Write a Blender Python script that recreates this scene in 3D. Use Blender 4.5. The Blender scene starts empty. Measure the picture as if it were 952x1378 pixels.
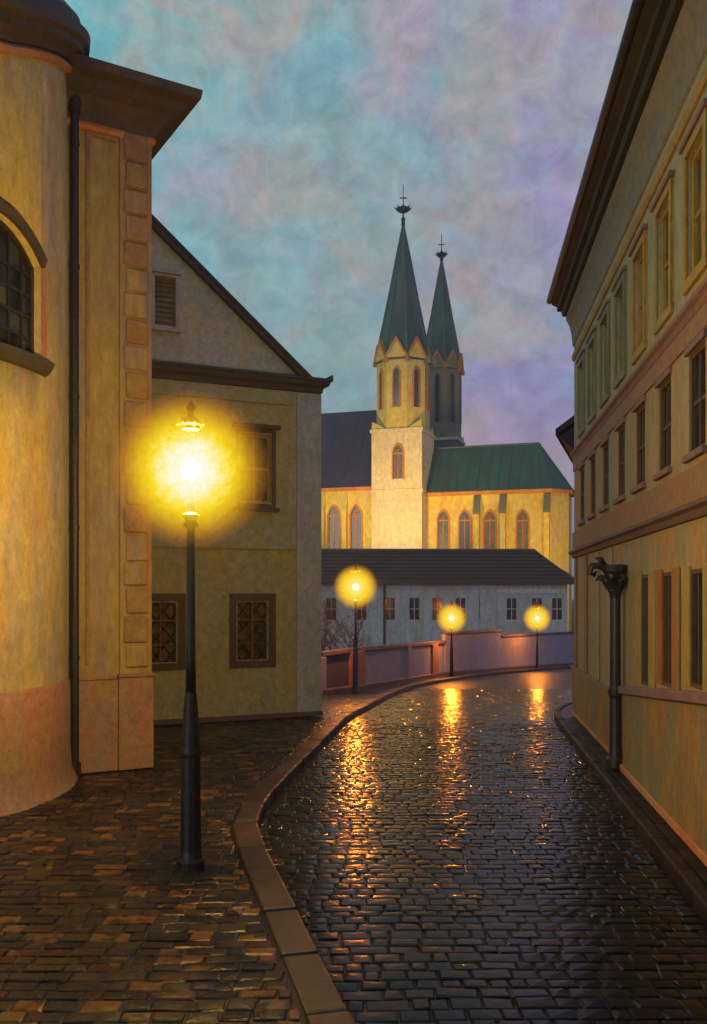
import bpy, bmesh, math, random
from mathutils import Vector, noise
random.seed(7)
R = math.radians
SC = bpy.context.scene
COL = SC.collection

# ------------------------------------------------------------------ camera
F, CX, HY, CH = 1250.0, 476.0, 800.0, 2.5       # focal length (px of a 952x1378 frame), centre, horizon row, eye height
cam = bpy.data.cameras.new('camera'); camo = bpy.data.objects.new('camera', cam); COL.objects.link(camo)
cam.sensor_fit = 'VERTICAL'; cam.sensor_height = 24; cam.lens = 24 * F / 1378
cam.shift_y = (HY - 689) / 1378; cam.clip_end = 4000; cam.clip_start = .05
camo.location = (0, 0, CH); camo.rotation_euler = (R(90), 0, 0)
SC.camera = camo
# ------------------------------------------------------------------ colour
SC.view_settings.view_transform = 'Standard'; SC.view_settings.look = 'None'
SC.view_settings.gamma = 1; SC.view_settings.exposure = 0; SC.view_settings.use_curve_mapping = False
# ------------------------------------------------------------------ sky
W = bpy.data.worlds.new('World'); SC.world = W; W.use_nodes = True
SUN_EL, SUN_AZ = R(6), R(215)
nt = W.node_tree; nt.nodes.clear()
def N(nt, t, **k):
    n = nt.nodes.new(t)
    for a, b in k.items(): setattr(n, a, b)
    return n
def ramp(nt, fac, stops, interp='LINEAR'):
    r = N(nt, 'ShaderNodeValToRGB'); r.color_ramp.interpolation = interp
    e = r.color_ramp.elements
    while len(e) < len(stops): e.new(.5)
    for i, (p, c) in enumerate(stops):
        e[i].position = p; e[i].color = (*c, 1) if len(c) == 3 else c
    nt.links.new(fac, r.inputs[0]); return r.outputs[0]
def mix(nt, f, a, b, mode='MIX'):
    m = N(nt, 'ShaderNodeMix', data_type='RGBA', blend_type=mode)
    for s, v in ((0, f), (6, a), (7, b)):
        if hasattr(v, 'is_output'): nt.links.new(v, m.inputs[s])
        elif s == 0: m.inputs[0].default_value = v
        else: m.inputs[s].default_value = (*v, 1)
    return m.outputs[2]
def math_(nt, op, a, b=0, c=None):
    m = N(nt, 'ShaderNodeMath', operation=op)
    for i, v in enumerate((a, b, c)):
        if v is None: continue
        if hasattr(v, 'is_output'): nt.links.new(v, m.inputs[i])
        else: m.inputs[i].default_value = v
    return m.outputs[0]
def nz(nt, vec, scale, detail=4, rough=.55, dist=0, stretch=None, w=None):
    if stretch or w:
        mp = N(nt, 'ShaderNodeMapping'); nt.links.new(vec, mp.inputs[0])
        if stretch: mp.inputs['Scale'].default_value = stretch
        if w: mp.inputs['Location'].default_value = (w, w * 1.7, -w)
        vec = mp.outputs[0]
    n = N(nt, 'ShaderNodeTexNoise'); nt.links.new(vec, n.inputs[0])
    n.inputs['Scale'].default_value = scale; n.inputs['Detail'].default_value = detail
    n.inputs['Roughness'].default_value = rough; n.inputs['Distortion'].default_value = dist
    return n.outputs['Fac']
sky = N(nt, 'ShaderNodeTexSky', sky_type='NISHITA', sun_disc=False)
sky.sun_elevation = SUN_EL; sky.sun_rotation = SUN_AZ
tc = N(nt, 'ShaderNodeTexCoord'); dirv = tc.outputs['Generated']
sx = N(nt, 'ShaderNodeSeparateXYZ'); nt.links.new(dirv, sx.inputs[0])
hx = math_(nt, 'MULTIPLY_ADD', sx.outputs[0], 1.0, .45)
grad = math_(nt, 'MULTIPLY_ADD', sx.outputs[2], -.45, hx)
n1 = nz(nt, dirv, 5.5, 5, .55, .6)
grad = math_(nt, 'ADD', grad, math_(nt, 'MULTIPLY_ADD', n1, .9, -.45))
c1 = ramp(nt, grad, [(0, (.14, .38, .42)), (.22, (.21, .33, .35)), (.42, (.28, .28, .34)), (.52, (.25, .22, .42)), (.68, (.19, .18, .45)), (.95, (.10, .15, .36))])
n2 = ramp(nt, nz(nt, dirv, 7, 5, .6, .8, w=4.1), [(.50, (0, 0, 0)), (.66, (1, 1, 1))])
c2 = mix(nt, math_(nt, 'MULTIPLY', n2, .75), c1, (.36, .27, .24))
n3 = ramp(nt, nz(nt, dirv, 6, 5, .6, .8, w=9.3), [(.52, (0, 0, 0)), (.68, (1, 1, 1))])
c3 = mix(nt, math_(nt, 'MULTIPLY', n3, .7), c2, (.15, .33, .42))
n4 = ramp(nt, nz(nt, dirv, 5, 4, .6, .5, w=14.7), [(.53, (0, 0, 0)), (.68, (1, 1, 1))])
c4 = mix(nt, math_(nt, 'MULTIPLY', n4, .6), c3, (.37, .25, .36))
n5 = ramp(nt, nz(nt, dirv, 5, 4, .6, .5, w=23.7), [(.54, (0, 0, 0)), (.7, (1, 1, 1))])
c5 = mix(nt, math_(nt, 'MULTIPLY', n5, .5), c4, (.21, .30, .22))
fine = ramp(nt, nz(nt, dirv, 30, 7, .72, .4), [(.32, (.76, .76, .78)), (.68, (1.24, 1.23, 1.19))])
c6 = mix(nt, 1, c5, fine, 'MULTIPLY')
sc_ = mix(nt, 1, sky.outputs[0], (.06, .06, .06), 'MULTIPLY')
c7 = mix(nt, .1, c6, sc_)
ten = mix(nt, 1, c7, (10, 10, 10), 'MULTIPLY')
bg = N(nt, 'ShaderNodeBackground'); nt.links.new(ten, bg.inputs[0]); bg.inputs[1].default_value = .13
wo = N(nt, 'ShaderNodeOutputWorld'); nt.links.new(bg.outputs[0], wo.inputs[0])
# ------------------------------------------------------------------ sun (nearly set, behind thin cloud)
sl = bpy.data.lights.new('sun', 'SUN'); sl.energy = .25; sl.angle = R(12); sl.color = (1, .78, .6)
so = bpy.data.objects.new('sun', sl); COL.objects.link(so)
sd = Vector((math.sin(SUN_AZ) * math.cos(SUN_EL), math.cos(SUN_AZ) * math.cos(SUN_EL), math.sin(SUN_EL)))
so.rotation_euler = (-sd).to_track_quat('-Z', 'Y').to_euler(); so.location = (0, 0, 60)

# ================================================================== materials
MT = {}
def mat(name):
    m = bpy.data.materials.new(name); m.use_nodes = True; n = m.node_tree; n.nodes.clear()
    o = N(n, 'ShaderNodeOutputMaterial'); b = N(n, 'ShaderNodeBsdfPrincipled'); n.links.new(b.outputs[0], o.inputs[0])
    MT[name] = m; return m, n, b, o
def coords(n):
    g = N(n, 'ShaderNodeNewGeometry'); return g.outputs['Position']
def bump(n, b, h, strength=.3, dist=.02):
    u = N(n, 'ShaderNodeBump'); u.inputs['Strength'].default_value = strength; u.inputs['Distance'].default_value = dist
    n.links.new(h, u.inputs['Height']); n.links.new(u.outputs[0], b.inputs['Normal'])
def plaster(name, base, tints, rough=.75, scale=1.0, vert=.35, bumpd=.02, amt=.8, off=0., bstr=.5):
    """mottled old plaster or paint: each tint comes through in patches"""
    m, n, b, o = mat(name); p = coords(n)
    c = base
    for i, t in enumerate(tints):
        f = nz(n, p, 1.1 * scale * (1 + .35 * i), 6, .62, .5, (1, 1, vert), 3.3 * (i + 1) + off)
        f = ramp(n, f, [(.47, (0, 0, 0)), (.60, (1, 1, 1))])
        c = mix(n, math_(n, 'MULTIPLY', f, amt * (.85 - .08 * i)), c, t)
    f = ramp(n, nz(n, p, 9 * scale, 6, .7, .3, (1, 1, min(1, vert * 1.6))), [(.3, (.74, .73, .72)), (.7, (1.24, 1.24, 1.24))])
    c = mix(n, 1, c, f, 'MULTIPLY')
    f = ramp(n, nz(n, p, 30 * scale, 4, .7, .3, (1, 1, min(1, vert * 2))), [(.3, (.86, .86, .86)), (.7, (1.12, 1.12, 1.12))])
    c = mix(n, 1, c, f, 'MULTIPLY')
    n.links.new(c, b.inputs['Base Color']); b.inputs['Roughness'].default_value = rough
    bump(n, b, nz(n, p, 14 * scale, 8, .7, .2, (1, 1, .5)), bstr, bumpd)
    return m
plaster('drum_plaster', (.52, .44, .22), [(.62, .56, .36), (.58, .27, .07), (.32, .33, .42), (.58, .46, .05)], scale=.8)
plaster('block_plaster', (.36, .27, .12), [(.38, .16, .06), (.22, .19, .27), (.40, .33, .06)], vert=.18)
plaster('block_quoin', (.30, .18, .09), [(.38, .16, .05), (.20, .14, .12), (.40, .29, .06)], vert=.8, scale=2)
plaster('plinth_plaster', (.34, .19, .11), [(.42, .17, .10), (.26, .22, .18), (.36, .26, .08)], vert=.8)
plaster('left_cornice', (.085, .058, .045), [(.05, .045, .055), (.14, .065, .03), (.06, .06, .06)], vert=3)
plaster('house_plaster', (.38, .34, .14), [(.48, .34, .06), (.28, .33, .20), (.42, .37, .26)], vert=.5)
plaster('house_band', (.38, .35, .19), [(.44, .34, .10), (.30, .33, .24), (.42, .38, .30)], vert=.6)
plaster('house_gable', (.42, .43, .38), [(.50, .42, .22), (.36, .40, .46), (.50, .46, .42)], vert=.6)
plaster('house_trim', (.42, .41, .42), [(.46, .38, .46), (.32, .35, .36), (.42, .40, .30)], vert=.4)
plaster('house_dark_trim', (.055, .05, .06), [(.035, .035, .08), (.08, .065, .05)], vert=2)
plaster('right_plaster', (.32, .26, .13), [(.42, .20, .06), (.20, .28, .19), (.42, .26, .20)], vert=.22)
plaster('right_upper', (.32, .31, .18), [(.42, .31, .07), (.22, .30, .25), (.34, .29, .24)], vert=.25)
plaster('right_band', (.27, .16, .075), [(.30, .14, .09), (.20, .16, .11)], vert=2)
plaster('right_plinth', (.24, .17, .08), [(.36, .11, .04), (.16, .20, .15), (.38, .24, .03)], vert=.5)
plaster('right_cove', (.22, .20, .14), [(.26, .21, .09), (.17, .17, .16)], vert=2)
plaster('eave_wood', (.035, .030, .018), [(.02, .02, .02), (.05, .038, .022)], vert=2)
plaster('casing_gold', (.36, .25, .055), [(.40, .19, .03), (.28, .27, .12)], vert=.3)
plaster('casing_grey', (.20, .20, .15), [(.14, .17, .15), (.28, .24, .14)], vert=.3)
plaster('casing_orange', (.32, .13, .04), [(.34, .09, .02), (.26, .20, .06)], vert=.3)
plaster('sill_purple', (.20, .12, .14), [(.14, .12, .2), (.28, .14, .08)], vert=3)
plaster('orange_trim', (.55, .22, .08), [(.5, .14, .05), (.45, .3, .15)], vert=.5)
plaster('church_wall', (.62, .48, .10), [(.64, .34, .07), (.62, .52, .26), (.66, .54, .04)], scale=.22, bumpd=.05)
plaster('church_cream', (.66, .56, .38), [(.68, .50, .30), (.66, .60, .44), (.64, .52, .24)], scale=.22, bumpd=.05)
plaster('church_orange', (.50, .19, .035), [(.52, .14, .02), (.52, .28, .07)], scale=.3, bumpd=.05)
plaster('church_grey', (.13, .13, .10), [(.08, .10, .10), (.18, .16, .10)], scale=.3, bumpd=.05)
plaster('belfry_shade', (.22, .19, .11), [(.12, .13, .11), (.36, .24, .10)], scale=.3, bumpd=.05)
plaster('roof_purple', (.03, .018, .055), [(.05, .03, .12), (.02, .018, .028)], scale=.4, vert=.2, rough=.6)
plaster('roof_green', (.02, .08, .055), [(.012, .11, .10), (.035, .045, .03), (.03, .045, .08)], scale=.4, vert=.2, rough=.6)
plaster('spire_green', (.035, .075, .06), [(.015, .065, .085), (.075, .12, .08), (.018, .03, .04)], scale=.5, vert=.15, rough=.55)
plaster('roof_brown', (.022, .013, .012), [(.035, .016, .014), (.014, .014, .018)], scale=.4, vert=2, rough=.7)
plaster('long_wall', (.42, .49, .54), [(.28, .38, .48), (.45, .48, .46), (.32, .32, .28)], scale=.35)
plaster('long_white', (.62, .62, .62), [(.55, .56, .62)], scale=.5)
plaster('wall_render', (.33, .34, .42), [(.40, .30, .18), (.27, .28, .40), (.38, .36, .36)], scale=.7, vert=1)
plaster('wall_cap', (.12, .08, .09), [(.16, .09, .07), (.09, .08, .12)], scale=1, vert=2)
plaster('wall_orange', (.34, .17, .08), [(.30, .14, .07)], scale=1)
plaster('door_wood', (.10, .075, .085), [(.12, .06, .05), (.08, .08, .12)], vert=.3)
plaster('frame_brown', (.09, .055, .04), [(.12, .065, .03), (.07, .06, .05)], vert=.4)
plaster('shutter', (.17, .15, .10), [(.11, .10, .09), (.24, .22, .16)], vert=.3)
plaster('roof_tile_dark', (.03, .027, .03), [(.04, .03, .045), (.025, .025, .025)], vert=2)
def metal(name, c, rough=.45, met=.6):
    m, n, b, o = mat(name); p = coords(n)
    f = ramp(n, nz(n, p, 18, 5, .6), [(.35, tuple(x * .6 for x in c)), (.7, tuple(x * 1.4 for x in c))])
    n.links.new(f, b.inputs['Base Color']); b.inputs['Roughness'].default_value = rough; b.inputs['Metallic'].default_value = met
    bump(n, b, nz(n, p, 40, 4), .25, .006)
metal('iron', (.035, .028, .03)); metal('pipe', (.035, .033, .045), .5, .3)
metal('iron_blue', (.09, .10, .22), .5, .3); metal('glint_brass', (.28, .12, .04), .5, .4); metal('red_metal', (.22, .010, .003), .7, 0)
metal('glint_lead', (.35, .32, .28), .5, .2)
def glass(name, c, rough=.12):
    m, n, b, o = mat(name); p = coords(n)
    f = ramp(n, nz(n, p, 3, 4, .6, .5), [(.38, c), (.62, tuple(x * 2.4 + .012 for x in c))])
    n.links.new(f, b.inputs['Base Color']); b.inputs['Roughness'].default_value = rough
    b.inputs['IOR'].default_value = 1.5; bump(n, b, nz(n, p, 5, 3), .15, .01)
glass('pane_dark', (.012, .013, .018)); glass('pane_green', (.025, .03, .022), .3); glass('pane_olive', (.06, .045, .02), .3)
def stone(name, stops, rough, wet=.0, spec=.5, bd=.010, rr=.2):
    m, n, b, o = mat(name); p = coords(n)
    oi = N(n, 'ShaderNodeObjectInfo'); at = N(n, 'ShaderNodeAttribute', attribute_name='shade')
    s = math_(n, 'FRACT', math_(n, 'ADD', oi.outputs['Random'], at.outputs['Fac']))
    s = math_(n, 'ADD', s, math_(n, 'MULTIPLY_ADD', nz(n, p, 7, 5, .6), .5, -.25))
    c = ramp(n, s, stops)
    big = ramp(n, nz(n, p, .7, 3, .5), [(.35, (.6, .6, .62)), (.65, (1.25, 1.2, 1.15))])
    c = mix(n, 1, c, big, 'MULTIPLY')
    n.links.new(c, b.inputs['Base Color'])
    r = ramp(n, nz(n, p, 3.2, 5, .6, .4), [(.35, (rough,) * 3), (.65, (rough + rr,) * 3)])
    n.links.new(r, b.inputs['Roughness']); b.inputs['Specular IOR Level'].default_value = spec
    h = math_(n, 'ADD', nz(n, p, 26, 6, .65, .4), math_(n, 'MULTIPLY', nz(n, p, 6, 3), 1.5))
    bump(n, b, h, .4, bd)
stone('sett_pavement', [(0, (.012, .010, .012)), (.25, (.022, .02, .022)), (.5, (.05, .032, .015)), (.62, (.016, .015, .024)), (.76, (.05, .016, .008)), (.82, (.15, .06, .014)), (.88, (.12, .075, .03)), (.93, (.02, .016, .014)), (1, (.015, .012, .014))], .2, spec=.19)
stone('sett_road', [(0, (.006, .006, .007)), (.35, (.011, .011, .013)), (.55, (.016, .014, .013)), (.75, (.010, .010, .026)), (.88, (.03, .012, .006)), (.94, (.016, .016, .03)), (1, (.012, .012, .012))], .09, spec=.17, bd=.0035, rr=.16)
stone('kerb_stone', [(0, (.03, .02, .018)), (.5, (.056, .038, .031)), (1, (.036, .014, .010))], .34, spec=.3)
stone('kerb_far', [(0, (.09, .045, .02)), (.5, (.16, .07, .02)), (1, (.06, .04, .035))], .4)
stone('grout', [(0, (.006, .005, .006)), (1, (.012, .010, .010))], .3, spec=.2)
stone('slab_dark', [(0, (.008, .007, .008)), (1, (.018, .012, .010))], .4, spec=.2)
stone('kerb_dark', [(0, (.02, .012, .010)), (.5, (.035, .02, .016)), (1, (.03, .012, .008))], .4, spec=.2)
stone('wet_asphalt', [(0, (.012, .011, .014)), (1, (.025, .022, .028))], .16)
stone('earth', [(0, (.03, .03, .025)), (1, (.05, .045, .035))], .8)
plaster('twig', (.20, .07, .04), [(.26, .12, .03), (.12, .08, .12)], scale=5)
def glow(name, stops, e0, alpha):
    """lamp halo painted in emission and alpha: hot core fading to a clear rim"""
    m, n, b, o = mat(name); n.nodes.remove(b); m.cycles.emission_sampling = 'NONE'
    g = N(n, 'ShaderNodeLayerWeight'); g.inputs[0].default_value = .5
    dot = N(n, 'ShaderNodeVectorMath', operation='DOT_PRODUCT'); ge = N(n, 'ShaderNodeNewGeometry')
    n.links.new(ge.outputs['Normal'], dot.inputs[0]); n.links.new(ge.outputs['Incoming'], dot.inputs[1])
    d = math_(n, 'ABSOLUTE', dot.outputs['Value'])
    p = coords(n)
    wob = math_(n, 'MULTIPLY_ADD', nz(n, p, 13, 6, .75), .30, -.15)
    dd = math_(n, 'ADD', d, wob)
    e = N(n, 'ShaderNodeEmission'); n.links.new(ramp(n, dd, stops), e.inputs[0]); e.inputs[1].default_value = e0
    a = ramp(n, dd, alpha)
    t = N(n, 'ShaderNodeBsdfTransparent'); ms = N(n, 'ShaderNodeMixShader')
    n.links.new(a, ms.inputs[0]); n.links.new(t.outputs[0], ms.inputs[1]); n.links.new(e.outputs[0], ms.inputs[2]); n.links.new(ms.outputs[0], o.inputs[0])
glow('halo_near', [(0, (.75, .20, .02)), (.45, (.85, .30, .01)), (.68, (.92, .50, .005)), (.84, (.98, .70, .01)), (.89, (1, .80, .10)), (.94, (1, .89, .42)), (.97, (1, .95, .72)), (1, (1, .96, .80))], 1.0,
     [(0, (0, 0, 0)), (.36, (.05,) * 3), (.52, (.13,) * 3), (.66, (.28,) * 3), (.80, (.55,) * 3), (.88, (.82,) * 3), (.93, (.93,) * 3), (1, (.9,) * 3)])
glow('halo_far', [(0, (.70, .22, .02)), (.4, (.80, .34, .01)), (.65, (.92, .52, .02)), (.9, (1, .72, .04)), (1, (1, .84, .25))], 1.0,
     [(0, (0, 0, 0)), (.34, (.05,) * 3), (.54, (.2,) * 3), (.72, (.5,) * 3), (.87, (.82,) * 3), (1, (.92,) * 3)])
def bulbmat(name, col, e0):
    m, n, b, o = mat(name); n.nodes.remove(b)
    dot = N(n, 'ShaderNodeVectorMath', operation='DOT_PRODUCT'); ge = N(n, 'ShaderNodeNewGeometry')
    n.links.new(ge.outputs['Normal'], dot.inputs[0]); n.links.new(ge.outputs['Incoming'], dot.inputs[1])
    d = math_(n, 'ABSOLUTE', dot.outputs['Value'])
    e = N(n, 'ShaderNodeEmission'); e.inputs[0].default_value = (*col, 1)
    n.links.new(math_(n, 'MULTIPLY_ADD', math_(n, 'POWER', d, 6), e0, .9), e.inputs[1]); n.links.new(e.outputs[0], o.inputs[0])
bulbmat('bulb_near', (1, .56, .11), 57000); bulbmat('bulb_mid', (1, .25, .02), 50000); bulbmat('bulb_far', (1, .26, .02), 66000)

# ================================================================== mesh helpers
class M:
    def __init__(s): s.v = []; s.f = []; s.mi = []; s.sh = []
    def quad(s, *p, mi=0):
        k = len(s.v); s.v += [Vector(q) for q in p]; s.f.append(tuple(range(k, k + len(p)))); s.mi.append(mi)
    def box(s, P, u0, u1, z0, z1, o0, o1):
        c = [P(u, z, o) for o in (o0, o1) for z in (z0, z1) for u in (u0, u1)]
        s.hexa(c)
    def hexa(s, c):
        k = len(s.v); s.v += [Vector(q) for q in c]
        for f in ((0, 1, 3, 2), (4, 6, 7, 5), (0, 4, 5, 1), (2, 3, 7, 6), (0, 2, 6, 4), (1, 5, 7, 3)):
            s.f.append(tuple(k + i for i in f)); s.mi.append(0)
    def prism(s, A, B):
        """two matching outlines joined into a solid"""
        k = len(s.v); n = len(A); s.v += [Vector(q) for q in A] + [Vector(q) for q in B]
        s.f.append(tuple(range(k, k + n))); s.f.append(tuple(range(k + 2 * n - 1, k + n - 1, -1))); s.mi += [0, 0]
        for i in range(n):
            j = (i + 1) % n; s.f.append((k + i, k + j, k + n + j, k + n + i)); s.mi.append(0)
    def lathe(s, prof, c, n=16, a0=0, sx=1, sy=1):
        k = len(s.v); c = Vector(c)
        for r, z in prof:
            for i in range(n):
                a = a0 + 2 * math.pi * i / n; s.v.append(c + Vector((math.cos(a) * r * sx, math.sin(a) * r * sy, z)))
        for j in range(len(prof) - 1):
            for i in range(n):
                i2 = (i + 1) % n
                s.f.append((k + j * n + i, k + j * n + i2, k + (j + 1) * n + i2, k + (j + 1) * n + i)); s.mi.append(0)
        s.f.append(tuple(k + i for i in range(n - 1, -1, -1))); s.f.append(tuple(k + (len(prof) - 1) * n + i for i in range(n))); s.mi += [0, 0]
    def tube(s, pts, r, n=6):
        pts = [Vector(p) for p in pts]; rs = r if isinstance(r, (list, tuple)) else [r] * len(pts)
        k = len(s.v)
        for i, p in enumerate(pts):
            t = (pts[min(i + 1, len(pts) - 1)] - pts[max(i - 1, 0)]).normalized()
            a = t.orthogonal().normalized() if abs(t.z) < .9 else Vector((1, 0, 0)); a = (a - t * a.dot(t)).normalized(); b = t.cross(a)
            for j in range(n):
                q = 2 * math.pi * j / n; s.v.append(p + (a * math.cos(q) + b * math.sin(q)) * rs[i])
        for i in range(len(pts) - 1):
            for j in range(n):
                j2 = (j + 1) % n; s.f.append((k + i * n + j, k + i * n + j2, k + (i + 1) * n + j2, k + (i + 1) * n + j)); s.mi.append(0)
        s.f.append(tuple(k + j for j in range(n - 1, -1, -1))); s.f.append(tuple(k + (len(pts) - 1) * n + j for j in range(n))); s.mi += [0, 0]
    def sweep(s, P, us, prof):
        """open profile [(out, z)] carried along u positions"""
        k = len(s.v); n = len(prof)
        for u in us:
            for o, z in prof: s.v.append(Vector(P(u, z, o)))
        for i in range(len(us) - 1):
            for j in range(n - 1):
                s.f.append((k + i * n + j, k + (i + 1) * n + j, k + (i + 1) * n + j + 1, k + i * n + j + 1)); s.mi.append(0)
        s.f.append(tuple(k + j for j in range(n))); s.f.append(tuple(k + (len(us) - 1) * n + j for j in range(n - 1, -1, -1))); s.mi += [0, 0]
    def build(s, name, mats, parent=None, smooth=False, bev=0, shade=None, merge=True, off=None):
        me = bpy.data.meshes.new(name)
        o0 = Vector((0, 0, 0))
        if parent is not None:
            q = parent
            while q is not None: o0 += q.location; q = q.parent
        if off is not None: o0 = Vector(off)
        me.from_pydata([tuple(v - o0) for v in s.v], [], s.f)
        for m in (mats if isinstance(mats, (list, tuple)) else [mats]): me.materials.append(MT[m])
        for i, m in enumerate(s.mi): me.polygons[i].material_index = m
        if shade:
            at = me.attributes.new('shade', 'FLOAT', 'POINT'); at.data.foreach_set('value', shade)
        if merge:
            bm = bmesh.new(); bm.from_mesh(me); bmesh.ops.remove_doubles(bm, verts=bm.verts, dist=.0004)
            bmesh.ops.recalc_face_normals(bm, faces=bm.faces); bm.to_mesh(me); bm.free()
        if smooth: me.polygons.foreach_set('use_smooth', [True] * len(me.polygons))
        ob = bpy.data.objects.new(name, me); COL.objects.link(ob)
        if parent is not None: ob.parent = parent
        if off is not None and parent is None: ob.location = off
        if bev:
            b = ob.modifiers.new('edge', 'BEVEL'); b.width = bev; b.segments = 2; b.limit_method = 'ANGLE'; b.angle_limit = R(40)
        return ob
def tag(o, label=None, cat=None, group=None, kind=None):
    for k, v in (('label', label), ('category', cat), ('group', group), ('kind', kind)):
        if v: o[k] = v
    return o
def thing(name, label, cat, loc=(0, 0, 0), group=None, kind=None):
    o = bpy.data.objects.new(name, None); COL.objects.link(o); o.location = loc; o.empty_display_size = .3
    return tag(o, label, cat, group, kind)
def ray_line(px, p0, d):
    """where the sight line of column px meets the plan line p0 + t d; returns t"""
    r = ((px - CX) / F, 1.0)          # point = s * r
    det = d[0] * (-r[1]) + r[0] * d[1]
    return (p0[0] * r[1] - p0[1] * r[0]) / det if det else 0
class Frame:
    """vertical wall plane: P(u, z, out)"""
    def __init__(s, p0, d, n):
        L = math.hypot(*d); s.p = p0; s.d = (d[0] / L, d[1] / L); L = math.hypot(*n); s.n = (n[0] / L, n[1] / L)
    def P(s, u, z, o=0): return Vector((s.p[0] + s.d[0] * u + s.n[0] * o, s.p[1] + s.d[1] * u + s.n[1] * o, z))
    def u(s, px): return ray_line(px, s.p, s.d)
    def z(s, px, py):
        q = s.P(s.u(px), 0); return CH + (HY - py) / F * q.y
def wall_holes(m, P, u0, u1, z0, z1, holes, depth=.2):
    us = sorted({u0, u1, *[h[0] for h in holes], *[h[1] for h in holes]}); us = [u for u in us if u0 <= u <= u1]
    zs = sorted({z0, z1, *[h[2] for h in holes], *[h[3] for h in holes]}); zs = [z for z in zs if z0 <= z <= z1]
    for a, b in zip(us, us[1:]):
        for c, d in zip(zs, zs[1:]):
            uc, zc = (a + b) / 2, (c + d) / 2
            if any(h[0] < uc < h[1] and h[2] < zc < h[3] for h in holes): continue
            m.quad(P(a, c, 0), P(b, c, 0), P(b, d, 0), P(a, d, 0))
    for h in holes:
        a, b, c, d = h[:4]
        m.quad(P(a, c, 0), P(a, c, -depth), P(a, d, -depth), P(a, d, 0)); m.quad(P(b, c, 0), P(b, d, 0), P(b, d, -depth), P(b, c, -depth))
        m.quad(P(a, c, 0), P(b, c, 0), P(b, c, -depth), P(a, c, -depth)); m.quad(P(a, d, 0), P(a, d, -depth), P(b, d, -depth), P(b, d, 0))
def ring(m, P, u0, u1, z0, z1, w, o0, o1):
    m.box(P, u0, u1, z1 - w, z1, o0, o1); m.box(P, u0, u1, z0, z0 + w, o0, o1)
    m.box(P, u0, u0 + w, z0 + w, z1 - w, o0, o1); m.box(P, u1 - w, u1, z0 + w, z1 - w, o0, o1)
def window(root, P, u0, u1, z0, z1, nu, nz_, frame, pane, o=-.14, fw=.06, bw=.03, bev=0):
    """window > pane; frame and bars in one part"""
    m = M(); ring(m, P, u0 + .002, u1 - .002, z0 + .002, z1 - .002, fw, o - .04, o + .03)
    a, b, c, d = u0 + fw, u1 - fw, z0 + fw, z1 - fw
    for i in range(1, nu): u = a + (b - a) * i / nu; m.box(P, u - bw / 2, u + bw / 2, c, d, o - .03, o + .02)
    for i in range(1, nz_): z = c + (d - c) * i / nz_; m.box(P, a, b, z - bw / 2, z + bw / 2, o - .025, o + .015)
    w = m.build('window', frame, root, bev=bev)
    for i in range(nu):
        for j in range(nz_):
            q = M(); q.box(P, a + (b - a) * i / nu + .001, a + (b - a) * (i + 1) / nu - .001, c + (d - c) * j / nz_ + .001, c + (d - c) * (j + 1) / nz_ - .001, o - .022, o - .012)
            q.build('pane', pane, w)
    return w

# ================================================================== ground
def G(d):
    """level of the pavement: flat, then falling away down the street, flat again at the bottom"""
    t = min(max(d - 19, 0), 56); return -.054 * t
def gp(px, py):
    d = 3125 / (py - 800) if py > 964.5 else 1842.5 / (py - 867.5)
    return ((px - CX) / F * d, d)
KERB = [(1.35, 1.0), (.62, 3.2)] + [gp(*p) for p in ((480, 1378), (434, 1290), (396, 1215), (358, 1140), (346, 1110), (360, 1075), (392, 1038), (434, 996), (487, 953), (545, 926), (600, 914), (680, 904))] + [(17.5, 67), (34, 86)]
def spline(P, step=.25):
    out = []
    for i in range(len(P) - 1):
        p0 = Vector(P[max(i - 1, 0)]); p1 = Vector(P[i]); p2 = Vector(P[i + 1]); p3 = Vector(P[min(i + 2, len(P) - 1)])
        n = max(2, int((p2 - p1).length / step))
        for k in range(n):
            t = k / n
            m1 = (p2 - p0) * .5; m2 = (p3 - p1) * .5
            out.append((2 * t**3 - 3 * t**2 + 1) * p1 + (t**3 - 2 * t**2 + t) * m1 + (-2 * t**3 + 3 * t**2) * p2 + (t**3 - t**2) * m2)
    out.append(Vector(P[-1])); return out
KS = spline(KERB, .12)
def kx(d):
    for a, b in zip(KS, KS[1:]):
        if a.y <= d <= b.y: return a.x + (b.x - a.x) * (d - a.y) / max(b.y - a.y, 1e-6)
    return KS[0].x if d < KS[0].y else KS[-1].x
RK = [(2.376 + .117 * d - .43, d) for d in (1, 5, 10, 15, 19.0)] + [(4.55, 21), (5.6, 24), (8.8, 30), (15, 41), (27, 60), (42, 80)]
RS = spline(RK, .15)
def rx(d):
    for a, b in zip(RS, RS[1:]):
        if a.y <= d <= b.y: return a.x + (b.x - a.x) * (d - a.y) / max(b.y - a.y, 1e-6)
    return RS[0].x if d < RS[0].y else RS[-1].x
DS = [-60, -5, 1, 3, 5, 7, 9, 11, 13, 15, 17, 19] + list(range(21, 76, 3)) + [76, 80, 90, 120, 300, 1100]
m = M()
for a, b in zip(DS, DS[1:]):
    m.quad((-1100, a, G(a) - .32), (1100, a, G(a) - .32), (1100, b, G(b) - .32), (-1100, b, G(b) - .32))
tag(m.build('ground', 'earth', smooth=True), kind='structure')
ds = [i * .5 - 3 for i in range(8)] + [1 + i * .5 for i in range(0, 168)]
m = M()
for a, b in zip(ds, ds[1:]):
    m.quad((kx(a), a, G(a) - .131), (rx(a), a, G(a) - .131), (rx(b), b, G(b) - .131), (kx(b), b, G(b) - .131))
road = tag(m.build('road', 'grout', smooth=True), kind='structure')
m = M()
for a, b in zip(ds, ds[1:]):
    m.quad((-16, a, G(a) - .023), (kx(a) - .1, a, G(a) - .023), (kx(b) - .1, b, G(b) - .023), (-16, b, G(b) - .023))
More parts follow.
